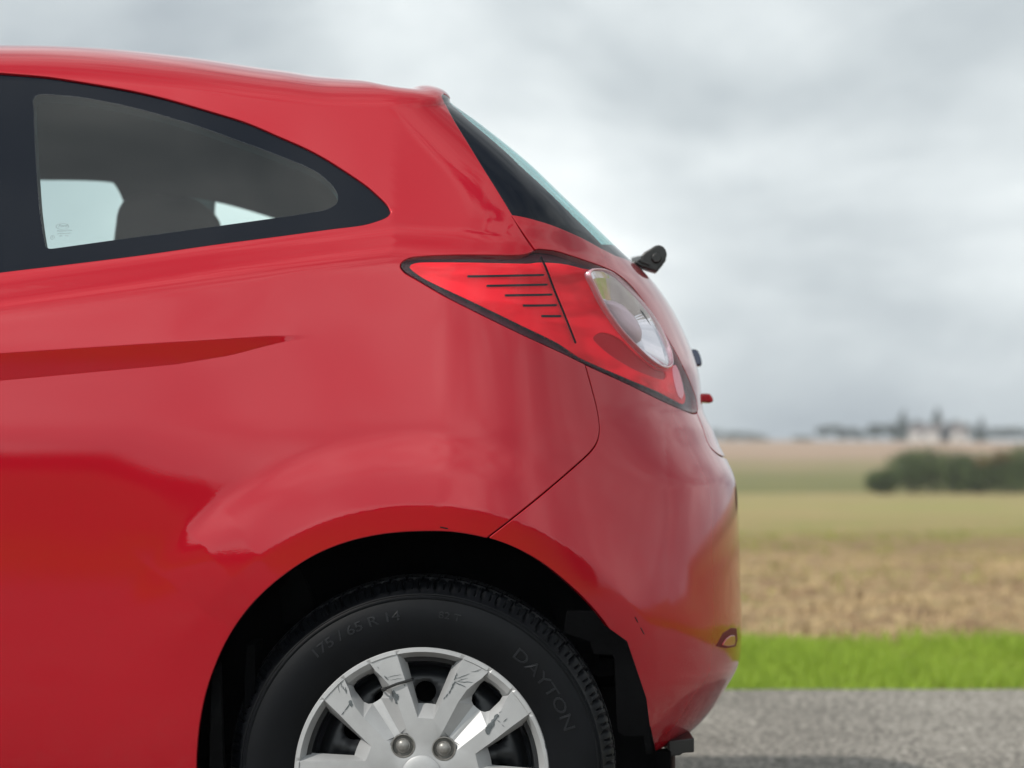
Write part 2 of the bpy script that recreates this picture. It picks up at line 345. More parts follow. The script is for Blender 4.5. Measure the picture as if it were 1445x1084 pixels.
def smooth_curve(pts, step, closed=False):
    """Catmull-Rom through the points, resampled"""
    p = np.asarray(pts, float); n = len(p); out = []
    idx = range(n) if closed else range(n - 1)
    for i in idx:
        if closed: a, b, c, d = p[(i - 1) % n], p[i], p[(i + 1) % n], p[(i + 2) % n]
        else: a, b, c, d = p[max(i - 1, 0)], p[i], p[i + 1], p[min(i + 2, n - 1)]
        l = np.linalg.norm(c - b); m = max(1, int(math.ceil(l / step)))
        m0 = (c - a) / 2; m1 = (d - b) / 2
        k0 = np.linalg.norm(m0); k1_ = np.linalg.norm(m1)
        if k0 > l: m0 = m0 * l / k0
        if k1_ > l: m1 = m1 * l / k1_
        for k in range(m):
            t = k / m; out.append((2 * t**3 - 3 * t * t + 1) * b + (t**3 - 2 * t * t + t) * m0 + (-2 * t**3 + 3 * t * t) * c + (t**3 - t * t) * m1)
    if not closed: out.append(p[-1])
    return np.array(out)
def offset_line(p, d, closed=False):
    p = np.asarray(p, float); n = len(p)
    t = (np.roll(p, -1, 0) - np.roll(p, 1, 0)) if closed else np.gradient(p, axis=0)
    t /= np.linalg.norm(t, axis=1, keepdims=True) + 1e-12
    return p + d * np.stack([-t[:, 1], t[:, 0]], -1)
def inside(P, poly):
    x, y = P[:, 0], P[:, 1]; r = np.zeros(len(P), bool); n = len(poly)
    for i in range(n):
        x1, y1 = poly[i]; x2, y2 = poly[(i + 1) % n]
        if y1 == y2: continue
        c = (y1 > y) != (y2 > y)
        r ^= c & (x < (x2 - x1) * (y - y1) / (y2 - y1) + x1)
    return r
def area(p): return .5 * np.sum(p[:, 0] * np.roll(p[:, 1], -1) - np.roll(p[:, 0], -1) * p[:, 1])
def grow(poly, d):
    s = -1 if area(poly) > 0 else 1
    return offset_line(poly, d * s, True)
def seg_dist(P, A, B, r):
    """True where a point is nearer than r to any segment"""
    bad = np.zeros(len(P), bool)
    for k in range(0, len(A), 60):
        a = A[k:k + 60]; b = B[k:k + 60]; lo = np.minimum(a, b).min(0) - r; hi = np.maximum(a, b).max(0) + r
        m = np.where((P[:, 0] > lo[0]) & (P[:, 0] < hi[0]) & (P[:, 1] > lo[1]) & (P[:, 1] < hi[1]) & ~bad)[0]
        if not len(m): continue
        q = P[m][:, None]; ab = (b - a)[None]; t = np.clip(((q - a[None]) * ab).sum(-1) / ((ab**2).sum(-1) + 1e-15), 0, 1)
        d2 = ((q - a[None] - ab * t[..., None])**2).sum(-1).min(1); bad[m[d2 < r * r]] = True
    return bad
def cdt(curves, grid, clear=.0022):
    """curves: list of (points, closed)"""
    vs_, es = [], []; A = []; B = []
    for p, cl in curves:
        o = len(vs_); n = len(p); vs_ += [tuple(x) for x in p]
        for i in range(n if cl else n - 1): es.append((o + i, o + (i + 1) % n)); A.append(p[i]); B.append(p[(i + 1) % n])
    A = np.array(A); B = np.array(B); g = grid[~seg_dist(grid, A, B, clear)]
    vs_ += [tuple(x) for x in g]
    r = geometry.delaunay_2d_cdt([Vector(v) for v in vs_], es, [], 0, 1e-7, False)
    V = np.array([(v.x, v.y) for v in r[0]]); T = np.array([list(f) for f in r[2] if len(f) == 3], int)
    a = V[T[:, 0]]; b = V[T[:, 1]]; c = V[T[:, 2]]; ar = (b[:, 0] - a[:, 0]) * (c[:, 1] - a[:, 1]) - (b[:, 1] - a[:, 1]) * (c[:, 0] - a[:, 0])
    T[ar < 0] = T[ar < 0][:, ::-1]; T = T[np.abs(ar) > 1e-10]
    return V, T
def panel(name, V, T, material, parent, off=0., lip=.001, depth=.010, mirror='both', free=True, extra=None):
    """mesh from the parameter triangles: rolled edge where the panel ends; mirror: near, far or both"""
    used, inv = np.unique(T, return_inverse=True); T2 = inv.reshape(T.shape); U = V[used]
    P, Nn = S_n(U[:, 0], U[:, 1], off)
    if extra is not None: P, Nn = extra(P, Nn, U)
    e = np.vstack([T2[:, [0, 1]], T2[:, [1, 2]], T2[:, [2, 0]]]); key = np.sort(e, 1); k = key[:, 0].astype(np.int64) * len(U) + key[:, 1]
    _, first, cnt = np.unique(k, return_index=True, return_counts=True); be = e[first[cnt == 1]]
    seam = (np.abs(U[:, 0] - SL) < 1e-4) | (np.abs(U[:, 1] - QM) < 1e-4)
    be = be[~(seam[be[:, 0]] & seam[be[:, 1]])]
    verts = [P]; norms = [Nn]; faces = [tuple(t) for t in T2]
    if lip and len(be):
        out = np.zeros_like(P); d = P[be[:, 1]] - P[be[:, 0]]; w = np.cross(d, Nn[be[:, 0]])      # points away from the panel (ccw)
        w /= np.linalg.norm(w, axis=1, keepdims=True) + 1e-12
        np.add.at(out, be[:, 0], w); np.add.at(out, be[:, 1], w); out /= np.linalg.norm(out, axis=1, keepdims=True) + 1e-12
        bi = np.unique(be); mp = -np.ones(len(U), int); mp[bi] = np.arange(len(bi)); n0 = len(U); prev = {int(i): int(i) for i in bi}
        for (o_, i_, cn) in ((.383, .076, .383), (.707, .293, .707), (.924, .617, .924), (1, 1, 1), (1, 1 + depth / lip, 1)):
            q = P[bi] + out[bi] * lip * o_ - Nn[bi] * lip * i_; nn = Nn[bi] * math.sqrt(max(0, 1 - cn * cn)) + out[bi] * cn
            verts.append(q); norms.append(nn); cur = {int(i): n0 + j for j, i in enumerate(bi)}
            for a, b in be: a = int(a); b = int(b); faces.append((prev[a], cur[a], cur[b], prev[b]))
            prev = cur; n0 += len(bi)
    VV = np.vstack(verts); NN = np.vstack(norms); FF = faces
    if mirror != 'near':
        Vm = VV.copy(); Vm[:, 1] = 2 * YC - Vm[:, 1]; Nm = NN.copy(); Nm[:, 1] *= -1; Fm = [f[::-1] for f in FF]
        if mirror == 'far': VV, NN, FF = Vm, Nm, Fm
        else:
            n = len(VV); VV = np.vstack([VV, Vm]); NN = np.vstack([NN, Nm]); FF = FF + [tuple(i + n for i in f) for f in Fm]
    return mesh_np(name, VV, FF, material, parent, True, NN)

# ---------------- outlines traced from the photograph, carried onto the surface
STEP = .006
def C(pts, step=STEP, closed=False): return solve(smooth_curve(pts, step * 900, closed))
win_top = [(553,300),(549,290),(539,279),(516,259),(466,226),(433,208),(399,193),(350,172),(299,156),(240,139),(199,129),(160,121.5),(112,113.5),(66,106.5),(0,101),(-60,97.5)]
win_bot = [(-60,395),(0,386),(100,374),(199,361.5),(300,347),(400,334),(466,325),(513,319),(540,311),(549,306),(553,300)]
wt = C(win_top); wb = C(win_bot)
# forward of the frame the opening runs on to the windscreen pillar
fw = np.array([(wt[-1][0] - .3, wt[-1][1] - .004), (wt[-1][0] - .55, wt[-1][1] - .035), (wt[-1][0] - .78, wt[-1][1] - .12), (wt[-1][0] - 1.02, wb[0][1] + .02), (wt[-1][0] - 1.05, wb[0][1] - .045), (wb[0][0] - .5, wb[0][1] - .05)])
fw = smooth_curve(np.vstack([wt[-1:], fw, wb[:1]]), .012)[1:-1]
WIN = np.vstack([wt, fw, wb[:-1]])
cl = [(46,150),(45,140),(50,132),(60,130),(116,135),(183,148),(266,171),(332,194),(399,219),(443,238),(466,256),(475,269),(477,278),(474,286),(464,292),(450,296),(400,304),(300,318),(174,335),(80,348),(68,349),(63,345),(58,320),(53,279),(48,200)]
CLEAR = C(cl, STEP, True)
dl = wb[0]; CLEAR2 = smooth_curve(np.array([(wt[-1][0] + .0, wt[-1][1] - .035), (wt[-1][0] - .3, wt[-1][1] - .04), (wt[-1][0] - .55, wt[-1][1] - .075), (wt[-1][0] - .80, wt[-1][1] - .19), (wt[-1][0] - .93, wb[0][1] + .01), (wb[0][0] - .5, wb[0][1] - .01), (wb[0][0] - .1, wb[0][1] + .035), (wb[0][0] - .02, wb[0][1] + .05), (wb[0][0] + .01, wb[0][1] + .16)]), STEP, True)
arch = [(275,1095),(276,1060),(280,1020),(288,980),(300,943),(318,903),(342,866),(370,835),(405,806),(445,781),(490,763),(540,752),(590,748),(640,749),(689,758),(730,773),(770,796),(810,829),(842,862),(868,898),(888,937),(902,978),(911,1020),(917,1062)]
AR = C(arch); qb = AR[-1][1]
ar_l = AR[0]
CUT = np.vstack([AR, [(AR[-1][0] + .12, qb + .004), (AR[-1][0] + .3, qb + .01), (SL + .05, qb + .012), (SL + .05, .1), (-3.4, .1), (-3.4, .235), (ar_l[0] - .12, .235), (ar_l[0] - .012, .245), (ar_l[0] - .003, .27)]]); CUT = dense(CUT, .012, True)
# front wheel opening and nose
fwx = -2.43; th = np.radians(np.linspace(-104, 104, 50)); fa = np.stack([fwx - XB + .355 * np.sin(th), (.296 + .355 * np.cos(th))], -1)
fa[:, 1] = np.interp(fa[:, 1], [.18, .72], [.18, .86])
CUTF = dense(np.vstack([fa, [(fa[-1][0], .1), (fa[0][0], .1)]]), .02, True)
lamp_o = [(566.5,375.5),(569,370),(580,365),(608,362.3),(650,361),(700,361.3),(735,361),(750,357),(758,353.5),(783,356),(807,363),(831,371),(848,377),(869.5,387),(889,403),(908,426),(927,453),(944,481.5),(956,503),(970,532),(982,562),(984,575),(981,582),(970,580),(932,563),(884,539.5),(822.8,511.5),(790,495.5),(740,472.5),(699.5,453),(633,419.5),(590,394),(573,384)]
LAMP = C(lamp_o, .005, True); LAMPG = grow(LAMP, .0036)
quarter = C([(686,762),(689,758),(720,734),(760,702),(800,668),(830,641),(842,625),(846,605),(843,580),(835,548),(826,516),(824,509)])
cpl = C([(722,304),(735,325),(748,344),(757,356)])
glass_side = C([(622,134),(626,143),(640,170),(660,203),(680,236),(700,268),(722,304)], .008)
glass_low = C([(722,304),(745,308.5),(780,319),(820,336),(850,352),(870,362)], .008)
gl_end = glass_low[-1]
gl_c = np.array([(gl_end[0] + .10, gl_end[1] - .006), (gl_end[0] + .22, gl_end[1] - .010), (SL, gl_end[1] - .012)])
tq = glass_side[0]
TGL = dense(np.vstack([glass_side, glass_low[1:], gl_c, [(SL + .02, gl_end[1] - .012), (SL + .02, 1.335), (SL - .1, 1.335), (tq[0] + .18, 1.33), (tq[0] + .06, tq[1] + .012), (tq[0] + .02, tq[1] + .006)]]), .009, True)
shut_r = solve([(983,580),(989,597),(996,618),(1003,632)])
sr = smooth_curve(np.vstack([shut_r, [(shut_r[-1][0] + .05, shut_r[-1][1] - .012), (shut_r[-1][0] + .16, shut_r[-1][1] - .016), (SL + .02, shut_r[-1][1] - .016)]]), STEP)
def strip(p, w): return np.vstack([offset_line(p, w), offset_line(p, -w)[::-1]])
G1 = strip(quarter, .0024); G2 = strip(cpl, .0028); G3 = strip(sr, .0026)
# bumper and tailgate territories
li = lambda p: LAMP[np.argmin(((LAMP - solve([p])[0])**2).sum(1))]
def lamp_between(a, b, rev=False):
    n = len(LAMP); i = np.argmin(((LAMP - solve([a])[0])**2).sum(1)); j = np.argmin(((LAMP - solve([b])[0])**2).sum(1))
    k1 = [(i + k) % n for k in range((j - i) % n + 1)]; k2 = [(i - k) % n for k in range((i - j) % n + 1)]
    return LAMP[k1] if len(k1) < len(k2) else LAMP[k2]
BUMP = np.vstack([quarter, lamp_between((824,511),(932,563)), lamp_between((932,563),(982,581)), sr, [(SL + .05, .1), (.2, .1), (-.05, .3), quarter[0] + (-.004, -.02)]])
TAIL = np.vstack([cpl[::-1], glass_low[1:], gl_c, [(SL + .05, gl_end[1] - .012), (SL + .05, sr[-1][1])], sr[::-1], lamp_between((982,581),(884,403)), lamp_between((884,403),(758,354))])
DOOR = smooth_curve(np.array([(-.71, .30), (-.715, .6), (-.70, .95), (-.72, 1.15), (-.9, 1.21), (-1.6, 1.10), (-1.86, .95), (-1.86, .5), (-1.80, .30), (-1.3, .27), (-.8, .27)]), .02, True)
GD = (grow(DOOR, .0025), DOOR)
WSC = dense(np.array([(-2.0, 1.40), (-1.45, 1.42), (-1.38, 1.6), (-1.36, QM), (-2.08, QM), (-2.06, 1.6)]), .03, True)
# grid of inner points
a1, b1 = np.meshgrid(np.arange(-1.0, SL + .0001, .0078), np.arange(.18, 1.42, .0062), indexing='ij')
a2, b2 = np.meshgrid(np.arange(-1.0, SL + .0001, .016), np.arange(1.43, QM, .016), indexing='ij')
a3, b3 = np.meshgrid(np.arange(-3.15, -1.01, .03), np.arange(.18, QM, .028), indexing='ij')
G = np.vstack([np.stack([a.ravel(), b.ravel()], -1) for a, b in ((a1, b1), (a2, b2), (a3, b3))])
BOX = dense(np.array([(-3.15, .18), (SL, .18), (SL, QM), (-3.15, QM)]), .02, True)
def clamp(p): return np.stack([np.minimum(p[:, 0], SL), np.clip(p[:, 1], .18, QM)], -1)
gl2 = np.vstack([glass_side, glass_low[1:]])
cx_ = np.arange(-1.0, .02, .012); ZC = lambda x: np.interp(x, [-3,-.76,-.36,.3], [pz(500,0)-.15,pz(498,0),pz(473,0),pz(462,0)])
cxc = cx_[cx_ < -.30]; crz = [solve(np.stack([cx_, ZC(cx_) + o], -1), 'w') for o in (.0012, -.0012)] + [solve(np.stack([cxc, ZC(cxc) - crw(cxc) + o], -1), 'w') for o in (.0010, -.0010)]
curves = [(BOX, True), (WIN, True), (CLEAR, True), (CLEAR2, True), (clamp(CUT), True), (CUTF.clip(min=[-9, .18]), True), (LAMP, True), (LAMPG, True), (G1, True), (G2, True), (clamp(G3), True), (clamp(TGL), True), (GD[0], True), (DOOR, True), (clamp(WSC), True), (gl2, False)] + [(c, False) for c in crz]
PV, PT = cdt(curves, G)
cen = PV[PT].mean(1)
I = {k: inside(cen, v) for k, v in dict(win=WIN, clear=CLEAR, clear2=CLEAR2, cut=CUT, cutf=CUTF, lamp=LAMP, lampg=LAMPG, g1=G1, g2=G2, g3=G3, tgl=TGL, gd=GD[0], door=DOOR, wsc=WSC, bump=BUMP, tail=TAIL).items()}
out_box = (cen[:, 0] > SL) | (cen[:, 0] < -3.15) | (cen[:, 1] > QM)
cut = I['cut'] | I['cutf'] | out_box
reg = np.zeros(len(PT), int)
reg[I['door']] = 9; reg[I['gd'] & ~I['door']] = 6
reg[I['bump']] = 1; reg[I['tail']] = 2
reg[I['g1'] | I['g2'] | I['g3']] = 6
reg[I['tgl']] = 3; reg[I['wsc']] = 8
reg[I['lampg']] = 6; reg[I['lamp']] = 5; reg[I['win']] = 4; reg[cut] = 7

# ------------------------------------------------------------------ the car
car = empty('hatchback_car', (-1.3, .83, 0))
tag(car, 'red three-door hatchback seen from its rear side, parked on the asphalt road', 'car')
def under(o, parent):
    o.parent = parent
    if parent is car: o.matrix_parent_inverse = Matrix.Translation(-car.location)
    return o
def pnl(*a, parent=None, **k):
    parent = parent or car
    o = panel(a[0], PV, a[1], a[2], None, **k); return under(o, parent)
def R(*ids): return PT[np.isin(reg, ids)]
body = pnl('body_shell', R(0), PAINT, lip=.0022, depth=.012)
bumper = pnl('rear_bumper', R(1), PAINT, lip=.0010, depth=.005)
tailgate = pnl('tailgate', R(2), PAINT, lip=.0012, depth=.012)
for side in ('near', 'far'): pnl('door', R(9), PAINT, lip=.0012, depth=.012, mirror=side)
# inner shell behind the panels and their gaps, cabin lining
RLU = C([(830,387),(833,382),(840,380.5),(853,382),(868,390),(888,409),(908,430),(929,460),(944,493),(947,508),(946,516),(940,519),(931,517),(915,506),(898,490),(875,465),(852,432),(838,404)], .004, True)
liner_T = PT[np.isin(reg, [0, 1, 2, 5, 6, 9]) & ~inside(cen, RLU)]
pnl('inner_shell', liner_T, LINER, off=-.016, lip=0)
cabin_T = PT[((reg == 4) & ~I['clear'] & ~I['clear2']) | (((reg == 0) | (reg == 6) | (reg == 9)) & (cen[:, 1] > .95))]
def deeper(P, Nn, U): return P, -Nn
pnl('cabin_lining', cabin_T[:, ::-1], TRIM, off=-.030, lip=0, extra=deeper)
# side glass: black band with the panes in it
clr = I['clear'] | I['clear2']
for side, nm in (('near', 0), ('far', 1)):
    fr = pnl('side_window_band', PT[(reg == 4) & ~clr], FRIT, off=-.0052, lip=.0008, depth=.003, mirror=side)
    pnl('quarter_pane', PT[(reg == 4) & I['clear']], GLASS, off=-.0050, lip=0, mirror=side, parent=fr)
    pnl('door_pane', PT[(reg == 4) & I['clear2']], GLASS, off=-.0050, lip=0, mirror=side, parent=fr)
# rear screen: black band down the side, tinted pane beyond
su = np.array([P for P in TGL])
tg = (reg == 3)
inner = np.interp(cen[:, 1], [gl_end[1] - .01, 1.12, 1.2, 1.28, 1.33], [.52, .44, .385, .39, .52])
isp = tg & (cen[:, 0] > inner) & (cen[:, 1] < 1.305) & (cen[:, 1] > gl_end[1] + .018)
rb = pnl('rear_screen_band', PT[tg & ~isp], FRIT, off=-.0015, lip=.0008, depth=.003)
pnl('rear_pane', PT[isp], REARGLASS, off=-.0015, lip=0, parent=rb)
wp = pnl('windscreen', PT[reg == 8], GLASS, off=-.002, lip=0)

# ------------------------------------------------------------------ tail lamps
def surf(pts, off=0., step=None, closed=False):
    u = solve(pts)
    if step: u = smooth_curve(u, step, closed)
    return u, *S_n(u[:, 0], u[:, 1], off)
inner_o = [(579,375.7),(586,371),(600,369.5),(666,369.5),(749,371),(766,369),(800,371),(828,378),(842,380),(862,388),(884,405),(905,430),(926,461),(942,490),(956,517),(968,545),(972,562),(968,569),(932,551),(884,530.5),(824,504),(790,482),(740,458),(683,431),(616,400),(592,387)]
RED = C(inner_o, .005, True)
rl = [(830,387),(833,382),(840,380.5),(853,382),(868,390),(888,409),(908,430),(929,460),(944,493),(947,508),(946,516),(940,519),(931,517),(915,506),(898,490),(875,465),(852,432),(838,404)]
RL = C(rl, .004, True)
blob = C([(841,477),(850,468),(862,468),(880,476),(897,492),(914,508),(930,520),(944,524),(945,534),(938,536),(915,528),(893,518),(862,498)], .005, True)
pinkp = C([(953,519),(957,514),(962,523),(967,540),(969,555),(966,562),(961,557),(956,540)], .004, True)
ov = C([(572,376),(586,366.5),(608,364.5),(750,364),(783,358),(807,365),(848,379),(889,405),(927,455),(968,532),(981,576),(932,561),(823,509),(740,470),(633,417)], .005, True)
lg_s, lg_q = np.meshgrid(np.arange(LAMP[:, 0].min(), LAMP[:, 0].max(), .006), np.arange(LAMP[:, 1].min(), LAMP[:, 1].max(), .005), indexing='ij')
LG = np.stack([lg_s.ravel(), lg_q.ravel()], -1)
seg_u = [strip(dense(solve(p), .006), w) for p, w in (
    ([(661,389),(771,387.3)], .0012), ([(688.7,402.6),(776,401)], .0012), ([(715,416),(782.6,415)], .0012), ([(741,430.2),(789,429.7)], .0012), ([(767.6,445),(795,445)], .0013))]
divd = strip(C([(763.5,362),(771,378),(783,409.6),(796,441),(813,484)], .005), .0011)
V2, T2 = cdt([(LAMP, True), (RED, True), (RL, True), (blob, True), (pinkp, True), (divd, True)] + [(s_, True) for s_ in seg_u], LG, .0012)
c2 = V2[T2].mean(1); inl = inside(c2, LAMP); inr = inside(c2, RED); irl = inside(c2, RL); ibl = inside(c2, blob); ipk = inside(c2, pinkp); idv = inside(c2, divd)
isl = np.zeros(len(c2), bool)
def lpart(name, T, m, parent, off, lip=0, depth=.004, mirror='near', bulge=0):
    def ex(P, Nn, U): return P, Nn
    o = panel(name, V2, T, m, None, off=off, lip=lip, depth=depth, mirror=mirror); return under(o, parent)
for side in ('near', 'far'):
    lamp = lpart('tail_lamp', T2[inl & ~irl], LAMPDARK, car, -.010, lip=0, mirror=side)
    lpart('lamp_border_line', T2[inl & ~inr & inside(c2, grow(RED, .0032))], LAMPBLACK, lamp, -.0066, mirror=side)
    lpart('red_lens', T2[inr & ~irl & ~ibl & ~ipk], REDLENS, lamp, -.006, lip=.0012, depth=.003, mirror=side)
    lpart('lens_recess', T2[ibl & ~irl & inr], DEEPRED, lamp, -.0085, mirror=side)
    lpart('side_reflector', T2[ipk], PINK, lamp, -.005, lip=.0006, mirror=side)
    for s_ in seg_u:
        k = inside(c2, s_)
        lpart('lens_slot', T2[k], LAMPBLACK, lamp, -.0048, lip=.0004, depth=.002, mirror=side)
    lpart('lens_divider', T2[idv], LAMPBLACK, lamp, .0003, lip=.0003, depth=.002, mirror=side)
    lpart('clear_cover', T2[inl & ~irl & ~idv], COVER, lamp, 0., lip=.0014, depth=.006, mirror=side)
    # round lens: ring, faceted bowl, bulb dome, clear dome
    P0, N0 = S_n(RL[:, 0], RL[:, 1]); n_ = 72
    P0 = dense(np.vstack([P0, P0[:1]]), .001); ii = np.linspace(0, len(P0) - 1, n_ + 1)[:-1].astype(int); P0 = P0[ii]
    c0 = P0.mean(0); _, _, vt = np.linalg.svd(P0 - c0); nrm = vt[2]; nrm = nrm * np.sign(nrm @ N0.mean(0))
    Q = c0 + (P0 - c0); flat = Q - np.outer((Q - c0) @ nrm, nrm) * .0
    def ring_mesh(name, rings, m, smooth=True, cap=False):
        VV = []; FF = []
        for (k, d, fac) in rings:
            ang = np.arange(n_) * 2 * math.pi / n_; f = np.ones(n_)
            if fac: w = math.pi / 5; f = math.cos(w) / np.cos(((ang + .35) % (2 * w)) - w)
            VV.append(c0 + (flat - c0) * (k * (f * fac + (1 - fac)))[:, None] + nrm * d)
        for r_ in range(len(rings) - 1):
            for i in range(n_):
                a = r_ * n_ + i; b = r_ * n_ + (i + 1) % n_; FF.append((a, b, b + n_, a + n_))
        if cap: FF.append(tuple(range((len(rings) - 1) * n_, len(rings) * n_)))
        VV = np.vstack(VV)
        if side == 'far': VV[:, 1] = 2 * YC - VV[:, 1]; FF = [f_[::-1] for f_ in FF]
        return under(mesh_np(name, VV, FF, m, None, smooth), lamp)
    rim_ = ring_mesh('lens_ring', [(1.02, -.006, 0), (1.02, .002, 0), (1.01, .0040, 0), (.995, .0042, 0), (.978, .003, 0), (.97, -.004, 0)], mat_ring := MATS.get('lamp_ring') or mat('lamp_ring', (.70, .38, .43), rough=.15, metal=.5, coat=1))
    ring_mesh('reflector_bowl', [(.975, -.002, 0), (.94, -.005, .5), (.60, -.019, 1), (.42, -.024, 1)], CHROME, smooth=False)
    ring_mesh('bulb_dome', [(.45, -.024, 0), (.42, -.014, 0), (.32, -.006, 0), (.14, -.002, 0)], MATS.get('bulb_dome') or mat('bulb_dome', (.62, .50, .55), rough=.4, coat=.5), cap=True)
    ring_mesh('clear_dome', [(.965, .0035, 0), (.85, .008, 0), (.6, .012, 0), (.3, .014, 0), (.08, .0145, 0)], COVER, cap=True)

# bumper reflector, near rear corner
bu = solve([(1011,909),(1020,897),(1031,889.5),(1039,890),(1040,902),(1038,909),(1024,911.5)])
def poly_patch(name, uv, off, m, lip, depth, parent, holes=()):
    uv = dense(uv, .004, True); g1_, g2_ = np.meshgrid(np.arange(uv[:, 0].min(), uv[:, 0].max(), .005), np.arange(uv[:, 1].min(), uv[:, 1].max(), .005), indexing='ij')
    V, T = cdt([(uv, True)], np.stack([g1_.ravel(), g2_.ravel()], -1), .001); T = T[inside(V[T].mean(1), uv)]
    return [under(panel(name, V, T, m, None, off=off, lip=lip, depth=depth, mirror=s_), parent) for s_ in ('near', 'far')]
REFR = mat('dark_red_recess', (.12, .003, .006), rough=.5, spec=.1)
rf = poly_patch('bumper_recess', grow(bu, .003), .0006, REFR, .0012, .001, car)
for o in rf: o.name = 'bumper_reflector'
r2 = poly_patch('reflector_lens', np.array([bu.mean(0) + (p - bu.mean(0)) * .62 + (-.004, -.004) for p in bu]), .0022, mat('reflector_lens', (.42, .015, .02), rough=.25, coat=.5), .0012, .002, rf[0])
r2[1].parent = rf[1]

# ------------------------------------------------------------------ glass marks (printed on the quarter pane)
def text_mesh(body, size, italic=0.):
    cu = bpy.data.curves.new('text', 'FONT'); cu.body = body; cu.size = size; cu.shear = italic; cu.align_x = 'CENTER'; cu.resolution_u = 3
    o = bpy.data.objects.new('text', cu); COL.objects.link(o); dg = bpy.context.evaluated_depsgraph_get(); me = bpy.data.meshes.new_from_object(o.evaluated_get(dg))
    V = np.array([v.co[:] for v in me.vertices]); Fc = [tuple(p.vertices) for p in me.polygons]
    bpy.data.objects.remove(o); bpy.data.curves.remove(cu); bpy.data.meshes.remove(me); return V, Fc
INK = mat('grey_glass_print', (.10, .13, .14), rough=.6)
def on_glass(name, body, px, size, italic=0.):
    V, Fc = text_mesh(body, size, italic); u = solve([px])[0]; P, n = S_n(u[0], u[1], -.0047); n = Vector(n); r = Vector((1, 0, .03)); r = (r - n * r.dot(n)).normalized(); up = n.cross(r) * -1
    if up.z < 0: up = -up
    VV = [np.array(Vector(P) + r * v[0] + up * v[1]) for v in V]
    return under(mesh_np(name, VV, Fc, INK, None, False), wband)
wband = [o for o in bpy.data.objects if o.name.startswith('side_window_band')][0]
on_glass('glass_marking', 'Ford', (87,318.5), .0072, .35)
on_glass('glass_marking', 'PILKINGTON', (90,324.5), .0038)
on_glass('glass_marking', 'TEMPERED SAFETY', (89.5,328.2), .0026)
on_glass('glass_marking', '43R     AS2', (89,331.5), .0030)
on_glass('glass_marking', 'E', (73,334), .0042)
th_ = np.linspace(0, 2 * np.pi, 25)[:-1]
def ringmark(px, a, b, w):
    u = solve([px])[0]; P, n = S_n(u[0], u[1], -.0047); V = []; 
    for k in (1, 1 - w):
        for t in th_: V.append(P + np.array([a * k * math.cos(t), 0, b * k * math.sin(t)]) + np.array([0, .33 * b * k * math.sin(t), 0]))
    Fc = [(i, (i + 1) % 24, 24 + (i + 1) % 24, 24 + i) for i in range(24)]
    under(mesh_np('glass_marking', V, Fc, INK, None, False), wband)
ringmark((73,333), .0033, .0033, .14); ringmark((87,317.5), .0100, .0048, .07)

# ------------------------------------------------------------------ rear wiper, badge, number-plate lamp, bracket under the bumper
def wx(px, y): return (px - CX) / F * (D + y)
def wz(py, y): return CZ + (YH - py) / F * (D + y)
def outline_part(name, pts, y, th_k, m, bevel, parent=None, seg=3):
    bm = bmesh.new(); prism_xz(bm, [(wx(a, y), wz(b, y)) for a, b in pts], y - th_k, y + th_k)
    return under(bm_obj(name, bm, m, None, True, bevel, seg, 25), parent or car)
wyp = .62
wip = outline_part('rear_wiper', [(893,372),(897,369),(903,368.5),(904,362),(908,357.5),(916,353),(923,348.5),(929,347),(935,349.5),(939,355),(940,361),(938,370),(933,377),(926,385.5),(912,381.5),(900,377)], wyp, .022, BLACKPL, .0035)
bm = bmesh.new(); bmesh.ops.create_cone(bm, cap_ends=True, segments=20, radius1=.010, radius2=.008, depth=.012, matrix=Matrix.Translation((wx(925, wyp), wyp - .024, wz(366, wyp))) @ Matrix.Rotation(math.radians(90), 4, 'X'))
under(bm_obj('pivot_cap', bm, BLACKPL, None, True, .001), wip)
bm = bmesh.new(); add_box(bm, (wx(918, wyp), wyp + .25, wz(359, wyp) + .015), (.016, .46, .010), Matrix.Rotation(.08, 4, 'X')); under(bm_obj('wiper_arm', bm, BLACKPL, None, False, .002), wip)
bm = bmesh.new(); add_box(bm, (wx(908, wyp), wyp - .012, wz(372, wyp)), (.022, .03, .004), Matrix.Rotation(.4, 4, 'Y')); under(bm_obj('wiper_seal', bm, BLACKPL, None, False, .001), wip)
by_ = .80
bg = outline_part('rear_emblem', [(962,492),(984,494),(988,503),(990,512),(989,518),(984,517),(962,512)], by_, .012, mat('dark_blue_emblem', (.02, .03, .08), rough=.15, metal=.3, coat=1), .004)
outline_part('emblem_rim', [(964,494),(982,493),(986.5,503),(988.5,514),(984,516),(964,510)], by_, .010, BOLT, .004, bg)
outline_part('tailgate_handle', [(985,556),(1000,556),(1004,562),(1005,568),(1001,569),(985,568)], by_, .03, PAINT, .004)
outline_part('towing_bracket', [(940,1040),(976,1036),(976,1056),(960,1057),(957,1060),(940,1062)], .38, .05, BLACKPL, .002)
outline_part('exhaust_pipe', [(944,1055),(952,1055),(952,1110),(944,1110)], .42, .02, mat('rusty_exhaust', (.05, .03, .025), rough=.6, metal=.4), .004)

outline_part('underbody_panel', [(860,1060),(946,1058),(944,1110),(850,1110)], .34, .02, LINER, .002)
for a_, b_ in (((896,871),(900,878)), ((904,886),(909,895)), ((621,744),(632,746))):
    u_ = solve([a_, b_]); s_ = strip(dense(u_, .003), .0007)
    for o in poly_patch('stone_chip', s_, .0004, LAMPBLACK, .0003, .0002, bumper)[1:]: bpy.data.objects.remove(o)
